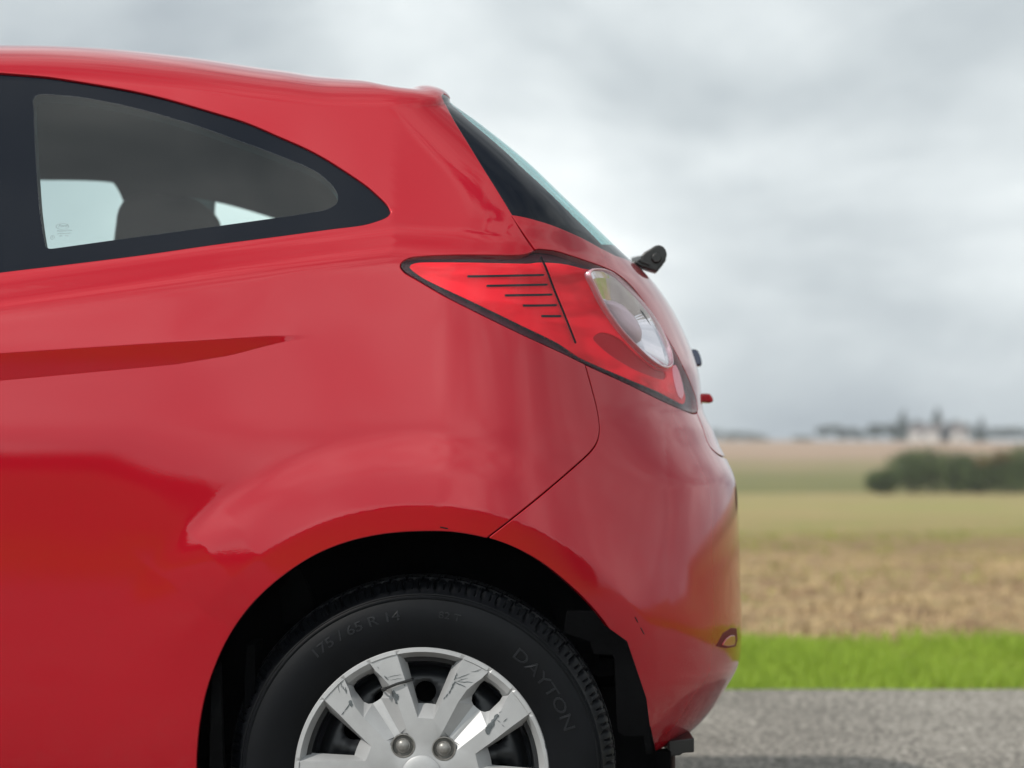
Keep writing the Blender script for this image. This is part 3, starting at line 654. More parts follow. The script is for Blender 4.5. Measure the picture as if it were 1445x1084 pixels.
# ------------------------------------------------------------------ wheel: hubcap in pixel units (939.7 to the metre), pair centre at angle 0
HP = 1 / 939.7
def pol(r, a): a = math.radians(a); return (r * math.sin(a), r * math.cos(a))
def hubcap_mesh():
    pts = []; idx = {}; E = []; holes = []
    def v(x, y, h):
        k = (round(x, 2), round(y, 2))
        if k not in idx: idx[k] = len(pts); pts.append((x, y, h))
        return idx[k]
    def line(ps): E.extend((ps[i], ps[i + 1]) for i in range(len(ps) - 1) if ps[i] != ps[i + 1])
    def arc(r, a0, a1, h, n, hf=None): return [v(*pol(r, a0 + (a1 - a0) * k / n), h if hf is None else hf(k / n)) for k in range(n + 1)]
    for sct in range(5):
        B0 = 72 * sct
        ring = [(184, -9.), (182.5, -3.5), (179, 0.), (174, .6)]
        for r, h in ring: line(arc(r, B0 - 36, B0 + 36, h, 36))
        for sg in (-1, 1):
            A = lambda a: B0 + sg * a
            # opening between pairs
            line(arc(163, A(36), A(24.2), -15, 5)); line(arc(99.5, A(36), A(28.8), -14.5, 2)); line([v(*pol(163, A(24.2)), -15), v(*pol(99.5, A(28.8)), -14.5)])
            holes.append([pol(163, A(a)) for a in np.linspace(36, 24.2, 6)] + [pol(99.5, A(28.8)), pol(99.5, A(36))])
            # spoke outer edge
            oe = [v(*pol(174, A(20.4)), -.8), v(*pol(145, A(21.6)), .6), v(*pol(110, A(24.6)), 1.6), v(*pol(81.5, A(28.2)), 2.2)]; line(oe)
            line([oe[-1], v(*pol(80.5, A(36)), 2.2)]); line([oe[-1], v(*pol(99.5, A(28.8)), -14.5)]); line([oe[0], v(*pol(163, A(24.2)), -15)])
            # spoke top end
            line([oe[0], v(*pol(172.5, A(14)), -.6), v(*pol(174, A(7)), -.8)])
            # inner edge
            ie = [(174, 7, -.8), (160, 8.2, .2), (148, 10.2, .6), (135, 12.2, 1.), (115, 13.4, 1.4), (90, 14.0, 1.6), (70, 14.2, 1.8)]
            iv = [v(*pol(r, A(a)), h) for r, a, h in ie]; line(iv)
            # small opening
            so = [(159.5, 0), (159.5, 3.2), (158, 6.2), (151, 7.0), (131, 7.2), (124.5, 5.6), (121.5, 3.2), (121, 0)]
            sv = [v(*pol(r, A(a)), -13 if r > 150 else -12.5) for r, a in so]; line(sv); holes.append([pol(r, A(a)) for r, a in so])
            line([v(*pol(166, A(0)), -5.5), v(*pol(166, A(7.5)), -5.)]); line([iv[0], sv[2]]); line([iv[4], sv[5]])
            # valley
            fl = [v(*pol(121.5, A(3.2)), -12.5), v(*pol(90, A(3.4)), -8.5), v(*pol(49 + 16.8, A(4.0)), -4.)]; line(fl)
            line([v(*pol(121, A(0)), -12.5), v(*pol(66, A(0)), -3.8)])
            line([iv[-1], v(*pol(62.5, A(13.2)), 1.2)])
        # bolt recess rim
        c = pol(49, B0); ring_ = []
        for k in range(28):
            t = 2 * math.pi * k / 28; x = c[0] + 17 * math.sin(t + math.radians(B0)); y = c[1] + 17 * math.cos(t + math.radians(B0)); u = math.cos(t)
            ring_.append(v(x, y, -3.8 if u > .86 else (-1.0 if u > .6 else 2.0)))
        line(ring_ + ring_[:1]); holes.append([(pts[i][0], pts[i][1]) for i in ring_])
    for r, h in ((29, 2.6), (14, 3.)):
        a = [v(*pol(r, 360 * k / 40), h) for k in range(40)]; line(a + a[:1])
    v(0, 0, 3.)
    r = geometry.delaunay_2d_cdt([Vector((p[0], p[1])) for p in pts], E, [], 0, 1e-4, True)
    H = []
    P2 = np.array([(q.x, q.y) for q in r[0]]); P0 = np.array([(p[0], p[1]) for p in pts]); H0 = np.array([p[2] for p in pts])
    for q in P2:
        d = np.hypot(*(P0 - q).T); i = np.argsort(d)[:2]; H.append(H0[i[0]] if d[i[0]] < .05 else (H0[i[0]] * d[i[1]] + H0[i[1]] * d[i[0]]) / (d[i[0]] + d[i[1]]))
    T = np.array([f for f in r[2]]); cc = P2[T].mean(1); keep = np.ones(len(T), bool)
    for h in holes: keep &= ~inside(cc, np.array(h))
    V = [(p[0] * HP, -h * HP * 1.25, p[1] * HP) for p, h in zip(P2, H)]
    return V, T[keep]
hv, hf_ = hubcap_mesh()
wheel_y = .036
wheel = empty('rear_wheel', (XW, wheel_y, ZW)); wheel.parent = car; wheel.matrix_parent_inverse = Matrix.Translation(-car.location)
wheel.name = 'wheel'
bm = bmesh.new(); vs2 = [bm.verts.new(p) for p in hv]
for f in hf_:
    try: bm.faces.new([vs2[i] for i in f])
    except ValueError: pass
for vv in [v for v in bm.verts if not v.link_faces]: bm.verts.remove(vv)
bmesh.ops.recalc_face_normals(bm, faces=bm.faces)
if sum(f.normal.y * f.calc_area() for f in bm.faces) > 0: bmesh.ops.reverse_faces(bm, faces=bm.faces)
bmesh.ops.dissolve_limit(bm, angle_limit=math.radians(1.5), verts=bm.verts, edges=bm.edges)
bmesh.ops.triangulate(bm, faces=[f for f in bm.faces if len(f.verts) > 4])
me = bpy.data.meshes.new('hubcap'); bm.to_mesh(me); bm.free(); me.materials.append(SILVER)
me.polygons.foreach_set('use_smooth', [True] * len(me.polygons)); me.set_sharp_from_angle(angle=math.radians(18))
hub = link(bpy.data.objects.new('hubcap', me), wheel); hub.rotation_euler = (0, math.radians(-31.2 + 0), 0)
hub.rotation_euler = (0, math.radians(-32.0), 0)
so_ = hub.modifiers.new('thick', 'SOLIDIFY'); so_.thickness = .0022; so_.offset = -1
bv = hub.modifiers.new('bevel', 'BEVEL'); bv.width = .0011; bv.segments = 3; bv.limit_method = 'ANGLE'; bv.angle_limit = math.radians(22)
def lathe(profile, n, name, m, parent, axis_y=True, rmod=None, smooth=True, close=False):
    """profile of (radius, y)"""
    pr = np.array(profile, float); V = []; a = np.arange(n) * 2 * np.pi / n
    for j, (r, y) in enumerate(pr):
        rr = np.full(n, r) if rmod is None else rmod(j, r, a); V.append(np.stack([rr * np.sin(a), np.full(n, y), rr * np.cos(a)], -1))
    V = np.vstack(V); Q = []
    i = np.arange(n); k = (i + 1) % n
    for j in range(len(pr) - 1): Q.append(np.stack([j * n + i, j * n + k, (j + 1) * n + k, (j + 1) * n + i], -1))
    Q = np.vstack(Q); o = tris_fast(name, V, Q, m, parent, smooth)
    if smooth: o.data.set_sharp_from_angle(angle=math.radians(35))
    return o
for k in range(5):
    c = pol(49, 72 * k); x, z = c[0] * HP, c[1] * HP
    b = lathe([(17.2 * HP, -.0012), (17.2 * HP, -.0032), (15.6 * HP, -.0034), (14.6 * HP, -.0022), (13.8 * HP, .0035), (11.2 * HP, .0035), (10.8 * HP, -.0022), (9.6 * HP, -.0040), (8.6 * HP, -.0040), (7.6 * HP, -.0052), (5 * HP, -.0070), (2 * HP, -.0078), (.01 * HP, -.008)], 36, 'bolt_cap', BOLT, hub)
    b.location = (x, 0, z)
lathe([(28.5 * HP, -.002), (28 * HP, -.0052), (26 * HP, -.0066), (18 * HP, -.0088), (8 * HP, -.0098), (.05 * HP, -.010)], 64, 'centre_cap', SILVER, hub)
# steel wheel behind
bm = bmesh.new(); n = 96
rp = [(.1905, .004), (.186, .010), (.175, .018), (.168, .055), (.150, .060)]
lathe([(.186, .006), (.184, .012), (.170, .016), (.166, .045), (.160, .050)], 96, 'wheel_rim', STEEL, wheel)
hl = []; cur = []
def circ(cx, cy, r, n, sq=1.): return np.array([(cx + r * math.cos(t), cy + r * sq * math.sin(t)) for t in np.linspace(0, 2 * np.pi, n + 1)[:-1]])
outer = circ(0, 0, .161, 72); inn = circ(0, 0, .03, 20)
for k in range(12):
    a = math.radians(30 * k + 2); hl.append(circ(.122 * math.sin(a), .122 * math.cos(a), .0165, 20))
rings = [circ(0, 0, r, 60) for r in (.145, .105, .088, .06)]
Vd, Td = cdt([(outer, True), (inn, True)] + [(h, True) for h in hl] + [(r, True) for r in (rings[3], rings[2])], np.vstack([rings[0]]), .003)
cd = Vd[Td].mean(1); kp = inside(cd, outer)
for h in hl: kp &= ~inside(cd, h)
rd = np.hypot(*Vd.T); yd = np.interp(rd, [0, .06, .088, .105, .122, .15, .161], [.022, .022, .034, .036, .030, .034, .05])
disc = mesh_np('steel_disc', np.stack([Vd[:, 0], yd, Vd[:, 1]], -1), Td[kp][:, ::-1], STEEL, wheel, True)
sm = disc.modifiers.new('t', 'SOLIDIFY'); sm.thickness = .004; sm.offset = 1
lathe([(.16, .075), (.02, .075)], 48, 'brake_drum', LINER, wheel)
# tyre
RT = .2955
prof = [(.1835, .012), (.187, .004), (.193, .001), (.200, -.0025), (.215, -.0072), (.232, -.0095), (.246, -.0090), (.257, -.0062), (.2640, -.0032), (.2652, -.0040), (.2668, -.0040), (.2680, -.0022), (.2700, -.0008), (.2712, -.0016), (.2726, -.0010), (.2742, .003), (.279, .009), (.2845, .017), (.2885, .024), (.2905, .028), (.2925, .045), (.2925, .048), (.2945, .049), (.2955, .07), (.2955, .073), (.288, .074), (.288, .080), (.2955, .081), (.2955, .10), (.288, .101), (.288, .107), (.2955, .108), (.2955, .13), (.2925, .155), (.2905, .172), (.2845, .183), (.27, .20), (.235, .208), (.20, .20), (.185, .19)]
NB = 74; NS = NB * 10
def rmod(j, r, a):
    out = np.full(len(a), r); y = prof[j][1]
    if .0085 < y < .19 and r > .277:
        ph = (a * NB / (2 * np.pi) + .25 * math.sin(y * 60)) % 1
        g = (ph < .13) | ((ph > .56) & (ph < .62) & (y < .05)); out[g] -= .0062 if y > .012 else .003
    return out
tyre = lathe(prof, NS, 'tyre', RUBBER, wheel, rmod=rmod)
def tyre_text(body, size, r, a0, spacing=1.):
    V, Fc = text_mesh(body, size); a = a0 + V[:, 0] * spacing / r * 180 / math.pi; rr = r + V[:, 1]
    pr = np.array(prof[:16]); y = np.interp(rr, pr[:, 0], pr[:, 1]) - .0009; a = np.radians(a)
    me = mesh_np('tyre_lettering', np.stack([rr * np.sin(a), y, rr * np.cos(a)], -1), Fc, RUBTXT, tyre, False); sd = me.modifiers.new('t', 'SOLIDIFY'); sd.thickness = .0008; sd.offset = 0
tyre_text('175 / 65 R 14', .021, .236, -25, 1.25); tyre_text('DAYTON', .026, .224, 55, 1.3); tyre_text('TUBELESS RADIAL', .009, .214, 100, 1.2); tyre_text('82 T', .015, .238, 10, 1.2)
# chipped paint and scratches on the hubcap (thin films of bare grey plastic)
hubM = Matrix.Rotation(0, 4, 'Y')
def face_y(x, z):
    """depth of the hubcap's skin under a wheel-plane point"""
    R_ = hub.rotation_euler[1]; c, s = math.cos(-R_), math.sin(-R_)
    lx, lz = x * c + z * s, -x * s + z * c
    hit = me_bvh.ray_cast(Vector((lx, -.2, lz)), Vector((0, 1, 0)), 1.0); return (hit[0].y if hit[0] else None), (lx, lz)
from mathutils.bvhtree import BVHTree
me_bvh = BVHTree.FromPolygons([v.co for v in me_h.vertices], [p.vertices[:] for p in me_h.polygons]) if (me_h := hub.data) else None
HCX, HCY = 595.0, 1094.0
def chip(outline, name='paint_chip'):
    o_ = np.array(outline, float); lo, hi = o_.min(0), o_.max(0); a, b = np.meshgrid(np.arange(lo[0], hi[0], .9), np.arange(lo[1], hi[1], .9), indexing='ij')
    V, T = cdt([(dense(o_, .9, True), True)], np.stack([a.ravel(), b.ravel()], -1), .3); T = T[inside(V[T].mean(1), o_)]
    P = []
    for px, py in V:
        y, (lx, lz) = face_y((px - HCX) * HP, (HCY - py) * HP)
        P.append((lx, (y if y is not None else .01) - .0007, lz))
    P = np.array(P); T = T[(P[T][:, :, 1].max(1) < .006)]
    if not len(T): return
    return link(mesh_np(name, P, T, SCUFF, None, False), None) if 0 else under(mesh_np(name, P, T, SCUFF, None, False), hub)
def blobby(cx, cy, pts, seed=0):
    r_ = random.Random(seed); o = smooth_curve(np.array(pts, float), 1.6, True); return [(a + r_.uniform(-.5, .5), b + r_.uniform(-.5, .5)) for a, b in o]
chip(blobby(0, 0, [(553,977),(556,974),(558,978),(562,980),(563,986),(560,990),(561,993),(558,993),(556,987),(554,984)], 1))
chip(blobby(0, 0, [(685,1028),(687,1024),(692,1019),(696,1015),(698,1018),(697,1024),(693,1030),(691,1035),(688,1037),(685,1034)], 2))
chip(blobby(0, 0, [(696,1016),(699,1009),(703,1008),(704,1011),(700,1015),(698,1018)], 3))
chip(blobby(0, 0, [(492,991),(495,988),(498,994),(496,998),(493,995)], 4))
def scratch(a, b, w, seed):
    r_ = random.Random(seed); n = 7; P = [np.array(a) + (np.array(b) - np.array(a)) * k / n for k in range(n + 1)]; d = np.array(b, float) - np.array(a); d /= np.hypot(*d) + 1e-9; nn = np.array([-d[1], d[0]])
    j = [r_.uniform(-.5, .5) for _ in P]; up = [p + nn * (w * (.25 + .75 * math.sin(math.pi * (k + .3) / (n + .6))) + j[k]) for k, p in enumerate(P)]; dn = [p - nn * (w * (.25 + .75 * math.sin(math.pi * (k + .3) / (n + .6))) - j[k]) for k, p in enumerate(P)]
    chip([tuple(p) for p in up] + [tuple(p) for p in dn[::-1]], 'scratch')
SCR = [((494,993),(486,1004),.8),((486,1004),(482,1009),.7),((480,962),(483,972),.4),((483,968),(487,976),.6),((487,970),(489,979),.8),((477,965),(479,978),.35),((546,956),(566,952),.35),((542,954),(548,960),1.0),((550,960),(568,957),.3),((532,941),(535,944),.4),((570,966),(572,968),.7),
 ((643,958),(663,951),.5),((643,962),(660,957),.4),((641,962),(657,970),.7),((646,962),(668,963),.5),((638,968),(643,962),1.2),((636,974),(640,967),1.0),((633,979),(636,974),1.0),((629,984),(632,979),.9),((670,948),(680,944),.35),((664,948),(676,947),.3),((626,987),(628,983),.6),((645,950),(641,960),.9),
 ((702,1016),(706,1020),.5),((710,1019),(716,1014),.6),((708,1022),(712,1026),.35),((704,1006),(708,1004),.3),
 ((574,911),(580,911),.6),((584,911),(590,910),.4),((590,910.5),(597,911),.8),((606,911),(612,912),.6),((618,912),(626,914),.7),((630,914),(640,917),1.3),((636,917),(650,919),1.6),((672,928),(682,932),.7),
 ((765,1023),(766,1030),.9),((766,1036),(768,1040),.6),((769,1048),(774,1061),1.7),((772,1052),(776,1062),1.0),((486,941),(494,936),.4),((477,954),(479,955),.8),((711,951),(712,952),.7),((756,1078),(758,1080),.5)]
for k, (a, b, w) in enumerate(SCR): scratch(a, b, w, k)
# cable tie round the spoke
def tube(name, P, r, m, parent, n=8, flat=1.):
    bm = bmesh.new(); rings_ = []
    for i, p in enumerate(P):
        p = Vector(p); t = (Vector(P[min(i + 1, len(P) - 1)]) - Vector(P[max(i - 1, 0)])).normalized(); u = t.cross(Vector((0, 1, 0))).normalized(); w = u.cross(t)
        rings_.append([bm.verts.new(p + u * r * math.cos(2 * math.pi * k / n) + w * r * flat * math.sin(2 * math.pi * k / n)) for k in range(n)])
    for a, b in zip(rings_[:-1], rings_[1:]):
        for k in range(n): bm.faces.new((a[k], a[(k + 1) % n], b[(k + 1) % n], b[k]))
    bm.faces.new(rings_[0][::-1]); bm.faces.new(rings_[-1]); return under(bm_obj(name, bm, m, None, True), parent)
def hub_pt(px, py, y): _, (lx, lz) = face_y((px - HCX) * HP, (HCY - py) * HP); return (lx, y, lz)
tie = tube('cable_tie', [hub_pt(538,975,.018), hub_pt(539,974,.004), hub_pt(541,973,-.003), hub_pt(549,969.5,-.0052), hub_pt(560,965,-.0054), hub_pt(571,962,-.0040), hub_pt(580,960,.002), hub_pt(582,960,.016)], .0021, BLACKPL, hub, flat=.6)
bm = bmesh.new(); p0 = hub_pt(542,972.5,-.0045); add_box(bm, p0, (.0075, .006, .006), Matrix.Rotation(math.radians(12), 4, 'Y')); under(bm_obj('tie_head', bm, BLACKPL, None, False, .0012), tie)
# the other wheels: copies
def copy_tree(o, parent):
    c = o.copy(); COL.objects.link(c); c.parent = parent
    for ch in list(o.children): copy_tree(ch, c)
    return c
def wheel_copy(x, far):
    c = copy_tree(wheel, car); c.matrix_parent_inverse = Matrix.Translation(-car.location); c.location = (x, (2 * YC - wheel_y) if far else wheel_y, ZW)
    c.rotation_euler = (0, .7, math.pi if far else 0); return c
wheel_copy(-2.43, False); wheel_copy(-2.43, True); wheel_copy(XW, True)

# ------------------------------------------------------------------ wheel arch lining, splash flap, underbody
bm = bmesh.new(); pr = []
for a in np.linspace(-112, 62, 60):
    rr = .375 if a > -60 else .375 - .014 * min(1, (-60 - a) / 30)
    pr.append((XW + rr * math.sin(math.radians(a)) * (.985), ZW + rr * math.cos(math.radians(a)) * 1.0))
_u = solve(np.array(pr), 'w'); _y = np.clip(S(_u[:, 0], _u[:, 1])[:, 1], 0, .2) + .012
rows = [[bm.verts.new((x, max(y, yy), z)) for (x, z), yy in zip(pr, _y)] for y in (.022, .03, .15, .30)]
for a, b in zip(rows[:-1], rows[1:]):
    for i in range(len(pr) - 1): bm.faces.new((a[i], a[i + 1], b[i + 1], b[i]))
arch_o = under(bm_obj('arch_liner', bm, ARCHM, None, True), car)
bm = bmesh.new(); cvt = bm.verts.new((XW, .30, ZW)); bk = [bm.verts.new((x, .30, z)) for x, z in pr]
for i in range(len(pr) - 1): bm.faces.new((cvt, bk[i], bk[i + 1]))
under(bm_obj('arch_inner_wall', bm, ARCHM, None), arch_o)
# ribs and pocket of the liner
for (pts, y, t) in (([(352,905),(366,905),(366,1100),(345,1100)], .10, .05), ([(415,800),(425,800),(445,850),(443,866),(425,880),(400,880),(395,830)], .14, .01), ([(300,945),(312,935),(318,1100),(296,1100)], .03, .01)):
    outline_part('liner_rib', pts, y, t, ARCHM, .002, arch_o)
flap = outline_part('splash_flap', [(800,862),(838,862),(850,880),(885,905),(912,985),(922,1064),(912,1066),(908,1039),(880,1039),(873,1033),(871,1025),(867,930),(864,925),(838,923),(832,905),(795,893)], .055, .003, ARCHM, .0015)
outline_part('inner_splash_panel', [(770,820),(850,820),(845,930),(866,930),(866,952),(845,955),(800,940)], .20, .01, ARCHM, .002)
outline_part('inner_splash_panel', [(846,969),(866,967),(868,940),(900,940),(925,1060),(925,1110),(830,1110)], .24, .01, ARCHM, .002)
# floor pan with sills: keeps daylight from showing through above the ground
bm = bmesh.new(); add_box(bm, (-1.2, YC, .24), (2.7 - .9, 1.5, .10)); add_box(bm, (-2.43, YC, .28), (.7, 1.0, .2))
add_box(bm, (XW - .02, YC, .36), (.7, .95, .12)); under(bm_obj('floor_pan', bm, LINER, None), car)
bm = bmesh.new(); add_box(bm, (.10, YC, .40), (.26, 1.1, .14)); add_box(bm, (.02, YC, .50), (.5, 1.0, .2)); under(bm_obj('spare_wheel_well', bm, LINER, None), car)
bm = bmesh.new(); bmesh.ops.create_cone(bm, cap_ends=True, segments=20, radius1=.035, radius2=.035, depth=1.2, matrix=Matrix.Translation((XW, YC, ZW)) @ Matrix.Rotation(math.radians(90), 4, 'X'))
under(bm_obj('rear_axle', bm, LINER, None, True), car)
# cabin: seats with headrests, shelf, dashboard
def rounded(name, c, s, m, parent, bev, rot=None, seg=5):
    bm = bmesh.new(); add_box(bm, c, s, rot); return under(bm_obj(name, bm, m, None, True, bev, seg), parent)
def seat(x, y, w, nm):
    st = rounded(nm, (x + .02, y, .86), (.12, w, .56), SEAT, car, .045, Matrix.Rotation(.16, 4, 'Y'))
    rounded('seat_cushion', (x - .27, y, .58), (.50, w, .16), SEAT, st, .05); return st
def headrest(x, y, z, w, h, d, st): rounded('headrest', (x, y, z), (d, w, h), SEAT, st, .055, Matrix.Rotation(.12, 4, 'Y'), 6)
rs = seat(-.50, YC, 1.25, 'rear_seat')
headrest(wx(238, 1.18), 1.18, wz(340, 1.18), .26, .17, .19, rs); headrest(wx(238, 1.18), .47, 1.0, .26, .12, .12, rs)
for y in (.47, 1.19):
    fs = seat(-1.32, y, .50, 'front_seat'); headrest(-1.20, y, 1.22, .28, .19, .12, fs)
bm = bmesh.new(); add_box(bm, (-.16, YC, .97), (.34, 1.25, .03)); under(bm_obj('parcel_shelf', bm, SEAT, None, False, .01), car)
bm = bmesh.new(); add_box(bm, (-2.02, YC, .80), (.42, 1.35, .26)); under(bm_obj('dashboard', bm, SEAT, None, True, .06, 4), car)
bm = bmesh.new(); add_box(bm, ((wx(200, 1.5) + wx(299, 1.5)) / 2, 1.47, 1.16), (abs(wx(299, 1.5) - wx(197, 1.5)), .03, .5), Matrix.Rotation(math.radians(-21), 4, 'X')); under(bm_obj('pillar_trim', bm, TRIM, None, False, .01), car)
# ------------------------------------------------------------------ the ground
YE = 3.92       # far edge of the road
def gz(x, y):
    """height of the land beyond the road"""
    d = y + 3.2
    h = np.interp(d, [0, 11, 30, 60, 101, 108, 140, 300, 620, 900, 4000], [0, -.03, -.45, -.95, -1.20, -1.20, -1.05, 1.6, 4.2, 3.0, 3.0])
    s_ = sstep(20, 120, d)
    return h + s_ * .25 * np.sin(x * .021 + .4) * np.minimum(d / 200, 1.5)
def ground_mat(name, stops, scale, bump):
    m = bpy.data.materials.new(name); m.use_nodes = True; t = m.node_tree; b = t.nodes['Principled BSDF']; b.inputs['Roughness'].default_value = .95; b.inputs['Specular IOR Level'].default_value = .1
    tc = N(t, 'ShaderNodeTexCoord'); n = N(t, 'ShaderNodeTexNoise', i_Scale=scale, i_Detail=9., i_Roughness=.68); L(t, tc.outputs['Object'], n.inputs['Vector'])
    cr = N(t, 'ShaderNodeValToRGB'); el = cr.color_ramp.elements
    el[0].position, el[0].color = stops[0][0], (*stops[0][1], 1); el[1].position, el[1].color = stops[-1][0], (*stops[-1][1], 1)
    for p, c in stops[1:-1]: e = el.new(p); e.color = (*c, 1)
    L(t, n.outputs[0], cr.inputs[0]); L(t, cr.outputs[0], b.inputs['Base Color'])
    n2 = N(t, 'ShaderNodeTexNoise', i_Scale=bump[0], i_Detail=6., i_Roughness=.65); L(t, tc.outputs['Object'], n2.inputs['Vector'])
    bp = N(t, 'ShaderNodeBump', i_Strength=bump[1], i_Distance=bump[2]); L(t, n2.outputs[0], bp.inputs['Height']); L(t, bp.outputs[0], b.inputs['Normal'])
    return m, t, b, cr, tc
def sheet(name, xs, ys, zf, m, dz=0.):
    X, Y = np.meshgrid(xs, ys, indexing='ij'); Z = zf(X, Y) + dz; V = np.stack([X, Y, Z], -1).reshape(-1, 3); nx, ny = len(xs), len(ys)
    i, j = np.meshgrid(np.arange(nx - 1), np.arange(ny - 1), indexing='ij'); a = (i * ny + j).ravel(); Q = np.stack([a, a + ny, a + ny + 1, a + 1], -1)
    o = tris_fast(name, V, Q, m, None, True); o['kind'] = 'structure'; return o
# asphalt: chippings of several greys in dark binder
ROAD, t, b, cr, tc = ground_mat('worn_asphalt', [(.30, (.055, .052, .048)), (.45, (.17, .158, .14)), (.56, (.29, .27, .24)), (.70, (.46, .43, .38))], 55., (170., .9, .006))
vo = N(t, 'ShaderNodeTexVoronoi', i_Scale=95.); L(t, tc.outputs['Object'], vo.inputs['Vector'])
mp_ = N(t, 'ShaderNodeMapRange'); mp_.inputs[1].default_value = 0; mp_.inputs[2].default_value = 1; mp_.inputs[3].default_value = .42; mp_.inputs[4].default_value = 1.65
sc_ = N(t, 'ShaderNodeSeparateColor'); L(t, vo.outputs['Color'], sc_.inputs[0]); L(t, sc_.outputs[0], mp_.inputs[0])
mu = N(t, 'ShaderNodeVectorMath', operation='SCALE'); L(t, cr.outputs[0], mu.inputs[0]); L(t, mp_.outputs[0], mu.inputs['Scale'])
big = N(t, 'ShaderNodeTexNoise', i_Scale=.9, i_Detail=4., i_Roughness=.6); L(t, tc.outputs['Object'], big.inputs['Vector'])
mb = N(t, 'ShaderNodeMapRange'); mb.inputs[1].default_value = .35; mb.inputs[2].default_value = .65; mb.inputs[3].default_value = .8; mb.inputs[4].default_value = 1.2; L(t, big.outputs[0], mb.inputs[0])
mv = N(t, 'ShaderNodeVectorMath', operation='SCALE'); L(t, mu.outputs[0], mv.inputs[0]); L(t, mb.outputs[0], mv.inputs['Scale']); L(t, mv.outputs[0], b.inputs['Base Color'])
def edge_road():
    """road sheet with a slightly ragged edge on both sides"""
    xs = np.concatenate([np.linspace(-400, -12, 40), np.arange(-11.9, 12, .05), np.linspace(12.2, 400, 40)])
    r_ = np.random.default_rng(8); j = np.convolve(r_.normal(0, 1, len(xs)), np.ones(5) / 5, 'same') * .028
    V = []; 
    for k, x in enumerate(xs): V += [(x, -6.4 + j[k], .0), (x, -1.2, .0), (x, YE + j[::-1][k], .0)]
    Q = []
    for k in range(len(xs) - 1):
        for s_ in (0, 1): Q.append((3 * k + s_, 3 * k + 3 + s_, 3 * k + 4 + s_, 3 * k + 1 + s_))
    o = tris_fast('road', V, Q, ROAD); o['kind'] = 'structure'
edge_road()
# verge soil and fields: one sheet of land under everything, coloured by distance with ragged changes of crop
LAND, t, b, cr, tc = ground_mat('stubble_field_land', [(.32, (.17, .105, .062)), (.45, (.30, .20, .115)), (.55, (.37, .27, .15)), (.68, (.29, .28, .10))], 3.2, (9., 1., .08))
sp = N(t, 'ShaderNodeSeparateXYZ'); L(t, tc.outputs['Object'], sp.inputs[0])
wob = N(t, 'ShaderNodeTexNoise', i_Scale=.12, i_Detail=3.); L(t, tc.outputs['Object'], wob.inputs['Vector'])
def dist(t, spread):
    k = N(t, 'ShaderNodeMath', operation='MULTIPLY_ADD'); k.inputs[1].default_value = spread; L(t, wob.outputs[0], k.inputs[0]); L(t, sp.outputs[1], k.inputs[2]); return k.outputs[0]
def layer(prev, lo, hi, c1, c2, spread, scale):
    mr = N(t, 'ShaderNodeMapRange'); mr.interpolation_type = 'SMOOTHSTEP'; mr.inputs[1].default_value = lo + spread / 2; mr.inputs[2].default_value = hi + spread / 2; L(t, dist(t, spread), mr.inputs[0])
    n = N(t, 'ShaderNodeTexNoise', i_Scale=scale, i_Detail=6., i_Roughness=.6); L(t, tc.outputs['Object'], n.inputs['Vector'])
    c = N(t, 'ShaderNodeMix', data_type='RGBA'); c.inputs[6].default_value = (*c1, 1); c.inputs[7].default_value = (*c2, 1)
    mm = N(t, 'ShaderNodeMapRange'); mm.inputs[1].default_value = .38; mm.inputs[2].default_value = .62; L(t, n.outputs[0], mm.inputs[0]); L(t, mm.outputs[0], c.inputs[0])
    x = N(t, 'ShaderNodeMix', data_type='RGBA'); L(t, mr.outputs[0], x.inputs[0]); L(t, prev, x.inputs[6]); L(t, c.outputs[2], x.inputs[7]); return x.outputs[2]
o_ = layer(cr.outputs[0], 10, 22, (.25, .17, .10), (.33, .235, .125), 3, .9)
o_ = layer(o_, 24, 36, (.33, .255, .125), (.26, .25, .09), 8, .35)
o_ = layer(o_, 46, 60, (.29, .27, .105), (.35, .26, .135), 12, .10)
o_ = layer(o_, 70, 86, (.33, .255, .13), (.29, .26, .11), 8, .2)
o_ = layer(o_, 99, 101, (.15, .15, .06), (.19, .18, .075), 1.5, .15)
o_ = layer(o_, 140, 170, (.22, .20, .10), (.27, .21, .12), 20, .05)
o_ = layer(o_, 185, 215, (.31, .22, .155), (.36, .26, .19), 20, .02)
L(t, o_, b.inputs['Base Color'])
ysn = np.concatenate([np.arange(YE + .02, 12, .12), np.arange(12, 30, .4), np.linspace(31, 130, 60), np.linspace(135, 900, 50), np.linspace(1000, 3500, 8)])
def land_z(X, Y):
    r = np.random.default_rng(3); z = gz(X, Y); z = z + r.normal(0, 1, z.shape) * np.interp(Y, [3.9, 5, 6, 12, 30, 60], [0, .006, .022, .035, .03, 0]) * (np.abs(X) < 40)
    e = sstep(YE - .02, YE + .25, Y); return z * e + .0 - .03 * (1 - e) - .008
xsn = np.concatenate([np.linspace(-3000, -60, 30), np.linspace(-55, -13, 30), np.arange(-12, 12, .16), np.linspace(13, 55, 60), np.linspace(60, 3000, 60)])
sheet('field', xsn, ysn, land_z, LAND)
# land on the other side of the road, behind the photographer: same stubble beyond a strip of verge
ysb = np.concatenate([np.linspace(-3500, -140, 12), np.linspace(-130, -6.2, 60)])
LAND2, *_r = ground_mat('rough_pasture', [(.35, (.075, .085, .028)), (.5, (.13, .14, .045)), (.65, (.22, .17, .07))], .8, (6., 1., .1))
sheet('pasture', np.linspace(-3000, 3000, 60), ysb, lambda X, Y: -.03 + 0 * X + np.where(Y < -20, -.4, -.012), LAND2)
